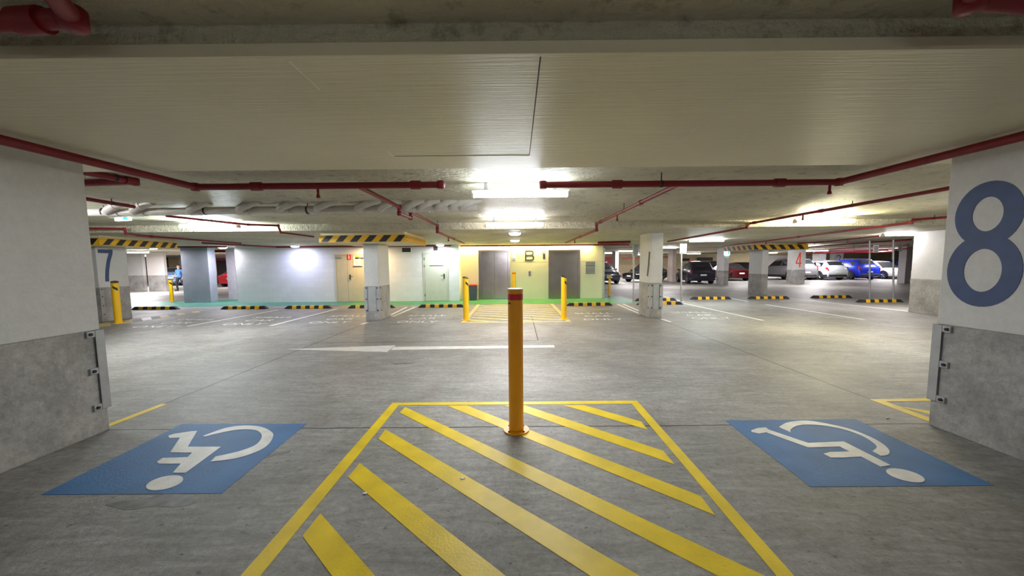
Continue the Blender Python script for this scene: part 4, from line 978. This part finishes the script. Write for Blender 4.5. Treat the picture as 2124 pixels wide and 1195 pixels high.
    for s in (-1, 1):
        for yw in (h-.85, -h+.82):
            xo = s*(w-.005)
            arch = MB(); n = 22
            arch.poly([[(xo-s*.1, yw+(wr_+.075)*math.cos(a), wr_+(wr_+.075)*math.sin(a)) for a in [-.25+(PI+.5)*i/n for i in range(n+1)]], [(xo+s*.012, yw+(wr_+.075)*math.cos(a), wr_+(wr_+.075)*math.sin(a)) for a in [-.25+(PI+.5)*i/n for i in range(n+1)]]]).build('wheel_arch', M_TRIM, t)
            wh = MB().poly([[(xo+s*dx, yw+q*math.cos(2*PI*i/28), wr_+q*math.sin(2*PI*i/28)) for i in range(28)] for dx, q in ((-.2, wr_*.9), (-.19, wr_), (.0, wr_), (.022, wr_*.93), (.02, wr_*.68), (-.02, wr_*.66))]).build('wheel', M_TYRE, t, smooth=40)
            rm = MB()
            for q in range(5):
                a = 2*PI*q/5+.3; d = Vector((0, math.cos(a), math.sin(a))); n_ = Vector((0, -math.sin(a), math.cos(a)))
                c0 = Vector((xo+s*.008, yw, wr_)); rm.poly([[c0+d*.02+n_*.04, c0+d*.02-n_*.04, c0+d*wr_*.66-n_*.055, c0+d*wr_*.66+n_*.055], [p_+Vector((s*.014, 0, 0)) for p_ in (c0+d*.02+n_*.03, c0+d*.02-n_*.03, c0+d*wr_*.66-n_*.045, c0+d*wr_*.66+n_*.045)]])
            rm.cyl((xo, yw, wr_), (xo+s*.026, yw, wr_), .06, 12); rm.build('rim', rim, wh)
    return t
YR = 31.0
def nosein(name, label, px, Lg, Wd, Ht, style, M, yr=YR, hd=0.0, **kw):
    x = (px-1062)/F*yr; return car(name, label, (x-math.sin(hd)*Lg/2, yr+math.cos(hd)*Lg/2), hd, Lg, Wd, Ht, style, M, **kw)
nosein('red_sedan', 'dark red sedan parked nose in between two columns', 1536, 4.5, 1.8, 1.42, 'sedan', paintm('dark_red_car_paint', (.06, .002, .004)), 30.2)
nosein('silver_suv', 'silver grey SUV parked behind column 4', 1672, 4.75, 1.88, 1.74, 'suv', paintm('silver_grey_car_paint', (.30, .30, .33), .6), 30.6, cladding=True)
nosein('white_crossover', 'white crossover parked nose in right of column 4', 1735, 4.3, 1.8, 1.56, 'suv', paintm('pale_blue_white_car_paint', (.60, .66, .70), .1), 30.3, cladding=True)
nosein('blue_suv', 'vivid blue SUV parked right of white crossover', 1801, 4.5, 1.84, 1.66, 'suv', paintm('vivid_blue_car_paint', (.02, .05, .75), .3), 30.6)
car('white_hatchback', 'white hatchback parked nose out at right end of row', (31.6, 33.0), PI, 4.3, 1.78, 1.5, 'hatch', paintm('white_car_paint', (.80, .79, .74), .05))
nosein('black_hatchback', 'black hatchback with its back to us left of two tone column', 1457, 4.0, 1.72, 1.58, 'hatch', paintm('purple_black_car_paint', (.018, .014, .03), .3), 26.3, -.14)
car('dark_suv', 'dark blue grey SUV facing us right of lobby corner', (6.75, 29.8), PI+.1, 4.6, 1.86, 1.6, 'suv', paintm('dark_slate_car_paint', (.03, .04, .055), .4))
car('black_car', 'black car with pinkish wheels behind right centre column', (10.7, 31), math.radians(122), 3.7, 1.72, 1.5, 'hatch', paintm('black_car_paint', (.012, .012, .016), .3), rim=M_PINKRIM)
nosein('black_car', 'black car far behind two tone column', 1484, 4.3, 1.8, 1.62, 'suv', paintm('black_car_paint', (.012, .012, .016), .3), 37.0)
nosein('charcoal_car', 'charcoal car far behind red sedan', 1553, 4.3, 1.8, 1.5, 'hatch', paintm('charcoal_car_paint', (.03, .035, .04), .3), 36.8)
nosein('pale_blue_car', 'blue car far behind white hatchback', 1880, 4.2, 1.8, 1.6, 'hatch', paintm('mid_blue_car_paint', (.08, .16, .4), .3), 37.5)
nosein('bright_red_car', 'bright red car on far left beyond slim column', 474, 4.3, 1.8, 1.48, 'sedan', paintm('bright_red_car_paint', (.6, .015, .03), .2), 28.0, .15)
nosein('grey_blue_car', 'grey blue car on far left behind the walking person', 352, 4.2, 1.75, 1.5, 'hatch', paintm('slate_blue_car_paint', (.12, .18, .3), .4), 30.5, .3)
# red round thing beyond black hatchback: a hose reel on a stand
p = D(1434, 545, 33.0)
t = thing('fire_hose_reel', 'round red fire hose reel behind roof of black hatchback', 'fire hose reel', (p.x, 33, 0))
MB().cyl((0, -.09, p.z), (0, .09, p.z), .22, 24).build('reel_drum', M_SIGNRED, t, smooth=40, bevel=.02)
MB().box(-.06, .06, -.04, .04, 0, p.z-.2).build('stand', M_SIGNRED, t)

# ------------------------------------------------------------------ far walls
def far_panel(name, label, px, Y, M, d=.06, cat='wall panel'):
    x0, x1, z0, z1 = rect_px(*px, Y); z1 = min(z1, ZS-.02); o = MB().box(x0, x1, Y-d, Y, max(z0, .0), z1).build(name, M); return tag(o, label, cat)
far_panel('roller_door', 'red roller door behind dark SUV', (1240, 533, 1275, 580), 43.9, M_REDW, cat='door')
far_panel('wall_panel', 'bright white wall panel behind silver SUV', (1560, 530, 1700, 572), 43.9, M_PALEWALL)
far_panel('wall_vent', 'long dark louvre opening on far wall above black hatchback', (1446, 534, 1478, 541), 43.9, M_DARK, cat='vent')
far_panel('wall_vent', 'short dark louvre opening on far wall left of hose reel', (1414, 536, 1430, 541.5), 43.9, M_DARK, cat='vent')
far_panel('wall_panel', 'grey far wall bay behind blue car', (1750, 533, 1815, 570), 43.9, M_LOWER)
for o in COL.objects:
    if o.name.startswith('concrete_column') and ('green walkway' in o['label'] or 'end of block wall' in o['label']): o.location.z = .0022
struct(MB().box(-41.8, -13, 35, 35.2, 0, ZS).build('wall_back_left', M_PALEWALL))
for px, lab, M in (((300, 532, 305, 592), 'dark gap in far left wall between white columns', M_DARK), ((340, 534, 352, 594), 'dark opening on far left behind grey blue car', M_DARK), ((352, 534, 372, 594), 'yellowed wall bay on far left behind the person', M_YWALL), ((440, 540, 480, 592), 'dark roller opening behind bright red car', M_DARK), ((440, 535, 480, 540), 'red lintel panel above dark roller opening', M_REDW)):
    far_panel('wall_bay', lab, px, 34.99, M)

# ------------------------------------------------------------------ person walking on the far left
def skin(name, chain, M, parent, sub=1):
    verts, edges, rad = [], [], []
    idx = {}
    for nm, co_, r in chain['v']: idx[nm] = len(verts); verts.append(co_); rad.append(r)
    for a, b_ in chain['e']: edges.append((idx[a], idx[b_]))
    me = bpy.data.meshes.new(name); me.from_pydata(verts, edges, []); o = bpy.data.objects.new(name, me); COL.objects.link(o)
    sk = o.modifiers.new('skin', 'SKIN'); me.skin_vertices.new() if not me.skin_vertices else None
    for i, r in enumerate(rad):
        me.skin_vertices[0].data[i].radius = r if isinstance(r, tuple) else (r, r); me.skin_vertices[0].data[i].use_root = (i == 0)
    ss = o.modifiers.new('sub', 'SUBSURF'); ss.levels = sub; ss.render_levels = sub
    bpy.context.view_layer.update()
    me2 = bpy.data.meshes.new_from_object(o.evaluated_get(bpy.context.evaluated_depsgraph_get())); bpy.data.objects.remove(o)
    me2.name = name; me2.materials.clear(); me2.materials.append(M)
    for p_ in me2.polygons: p_.use_smooth = True
    q = bpy.data.objects.new(name, me2); COL.objects.link(q); q.parent = parent; return q
pp = D(373.5, 603, 24.0)
t = thing('person', 'person in blue shirt and black trousers walking past big grey column', 'person', (pp.x+.05, 24.0, 0), 0)
V = [('pel', (0, 0, .86), (.13, .10)), ('wai', (-.01, 0, 1.0), (.12, .09)), ('che', (-.02, 0, 1.2), (.15, .1)), ('nek', (-.03, 0, 1.38), .05), ('hd1', (-.05, -.01, 1.46), (.07, .075)), ('hd2', (-.05, 0, 1.56), (.075, .085)), ('hd3', (-.05, .0, 1.62), (.04, .05)),
 ('ls', (-.17, 0, 1.31), .05), ('le', (-.27, .05, 1.07), .038), ('lw', (-.30, -.10, .88), .026), ('lh', (-.31, -.15, .81), .03), ('lf', (-.315, -.18, .73), .014),
 ('rs', (.13, 0, 1.31), .05), ('re', (.19, .08, 1.06), .038), ('rw', (.2, -.02, .85), .026), ('rh', (.2, -.05, .78), .03), ('rf', (.2, -.07, .71), .014),
 ('lhip', (-.07, -.05, .82), .085), ('lk', (-.16, -.10, .47), .055), ('la', (-.13, -.05, .09), .038), ('lt', (-.25, -.10, .03), .03),
 ('rhip', (.06, .05, .82), .085), ('rk', (.10, .06, .46), .055), ('ra', (.33, .10, .14), .038), ('rt', (.30, .06, .03), .03)]
E_ = [('pel', 'wai'), ('wai', 'che'), ('che', 'nek'), ('nek', 'hd1'), ('hd1', 'hd2'), ('hd2', 'hd3'), ('che', 'ls'), ('ls', 'le'), ('le', 'lw'), ('lw', 'lh'), ('lh', 'lf'), ('che', 'rs'), ('rs', 're'), ('re', 'rw'), ('rw', 'rh'), ('rh', 'rf'), ('pel', 'lhip'), ('lhip', 'lk'), ('lk', 'la'), ('la', 'lt'), ('pel', 'rhip'), ('rhip', 'rk'), ('rk', 'ra'), ('ra', 'rt')]
for hand, tip, s_ in (('lh', 'lf', -1), ('rh', 'rf', 1)):
    hx, hy, hz = [v_[1] for v_ in V if v_[0] == hand][0]
    V = [v_ for v_ in V if v_[0] != tip]; E_ = [e_ for e_ in E_ if tip not in e_]
    for k, (dy, ln) in enumerate(((-.030, .075), (-.010, .088), (.010, .082), (.028, .066))):
        V += [('%s%da' % (hand, k), (hx, hy+dy, hz-.045), .010), ('%s%db' % (hand, k), (hx-.008, hy+dy-.006, hz-.045-ln*.55), .009), ('%s%dc' % (hand, k), (hx-.016, hy+dy-.016, hz-.045-ln), .007)]
        E_ += [(hand, '%s%da' % (hand, k)), ('%s%da' % (hand, k), '%s%db' % (hand, k)), ('%s%db' % (hand, k), '%s%dc' % (hand, k))]
    V += [(hand+'ta', (hx-.01, hy-.045, hz-.01), .011), (hand+'tb', (hx-.016, hy-.062, hz-.04), .008)]; E_ += [(hand, hand+'ta'), (hand+'ta', hand+'tb')]
skin('body', dict(v=V, e=E_), M_SKIN, t, 2)
for sx_ in (-.085, -.02): MB().lathe([(.001, -.011), (.012, 0), (.001, .011)], 10, (sx_, -.079, 1.565)).build('eye', M_HAIR, t, smooth=60)
MB().poly([[(-.053+q*c_, -.076-d_, 1.505+z) for c_, d_ in ((-.014, 0), (.014, 0), (0, .028*q))] for q, z in ((1, .02), (.4, .065))]).build('nose', M_SKIN, t)
MB().box(-.078, -.027, -.086, -.07, 1.478, 1.488).build('mouth', mat('lip_skin', (.35, .13, .11), .5), t, bevel=.003)
for sx_ in (-1, 1): MB().lathe([(.001, -.03), (.016, 0), (.001, .03)], 10, (-.052+sx_*.08, .01, 1.55)).build('ear', M_SKIN, t, smooth=60)
body = [c_ for c_ in t.children if c_.name.startswith('body')][0]
def garment(name, M, keep, off):          # cloth that follows the body surface, a little outside it
    src = body.data; b = bmesh.new(); b.from_mesh(src); b.normal_update()
    bmesh.ops.delete(b, geom=[f for f in b.faces if not keep(f.calc_center_median())], context='FACES')
    for v_ in b.verts: v_.co += v_.normal*off
    me = bpy.data.meshes.new(name); b.to_mesh(me); b.free(); me.materials.clear(); me.materials.append(M)
    for p_ in me.polygons: p_.use_smooth = True
    o = bpy.data.objects.new(name, me); COL.objects.link(o); o.parent = t
    so = o.modifiers.new('thickness', 'SOLIDIFY'); so.thickness = .008; so.offset = 0
garment('shirt', M_SHIRT, lambda c_: c_.z > .86 and c_.z < 1.37 and (abs(c_.x+.02) < .17 or c_.z > 1.09), .016)
garment('trousers', M_TROUS, lambda c_: .07 < c_.z < .93 and not (c_.z > .6 and (c_.x < -.215 or c_.x > .17)), .010)
for sx_, sy_, sz_ in ((-.17, -.075, .0), (.315, .08, .03)): MB().poly([[(sx_+q*c_, sy_+d_, sz_+z) for c_, d_ in ((-.13, -.045), (.09, -.045), (.09, .045), (-.13, .045))] for q, z in ((1, 0), (1, .05), (.6, .09))]).build('shoe', M_TROUS, t, bevel=.015)
MB().lathe([(.001, .085), (.045, .075), (.075, .045), (.084, .0), (.07, -.03)], 18, (-.05, .026, 1.60)).build('hair', M_HAIR, t, smooth=60)

# ------------------------------------------------------------------ world and view
W = bpy.data.worlds.new('world'); S.world = W; W.use_nodes = True
W.node_tree.nodes['Background'].inputs['Color'].default_value = (.5, .5, .5, 1); W.node_tree.nodes['Background'].inputs['Strength'].default_value = .05
S.view_settings.view_transform = 'Standard'; S.view_settings.look = 'None'; S.view_settings.gamma = 1; S.view_settings.use_curve_mapping = False
S.cycles.max_bounces = 16; S.cycles.diffuse_bounces = 12
S.view_settings.exposure = .5
bpy.context.view_layer.update()
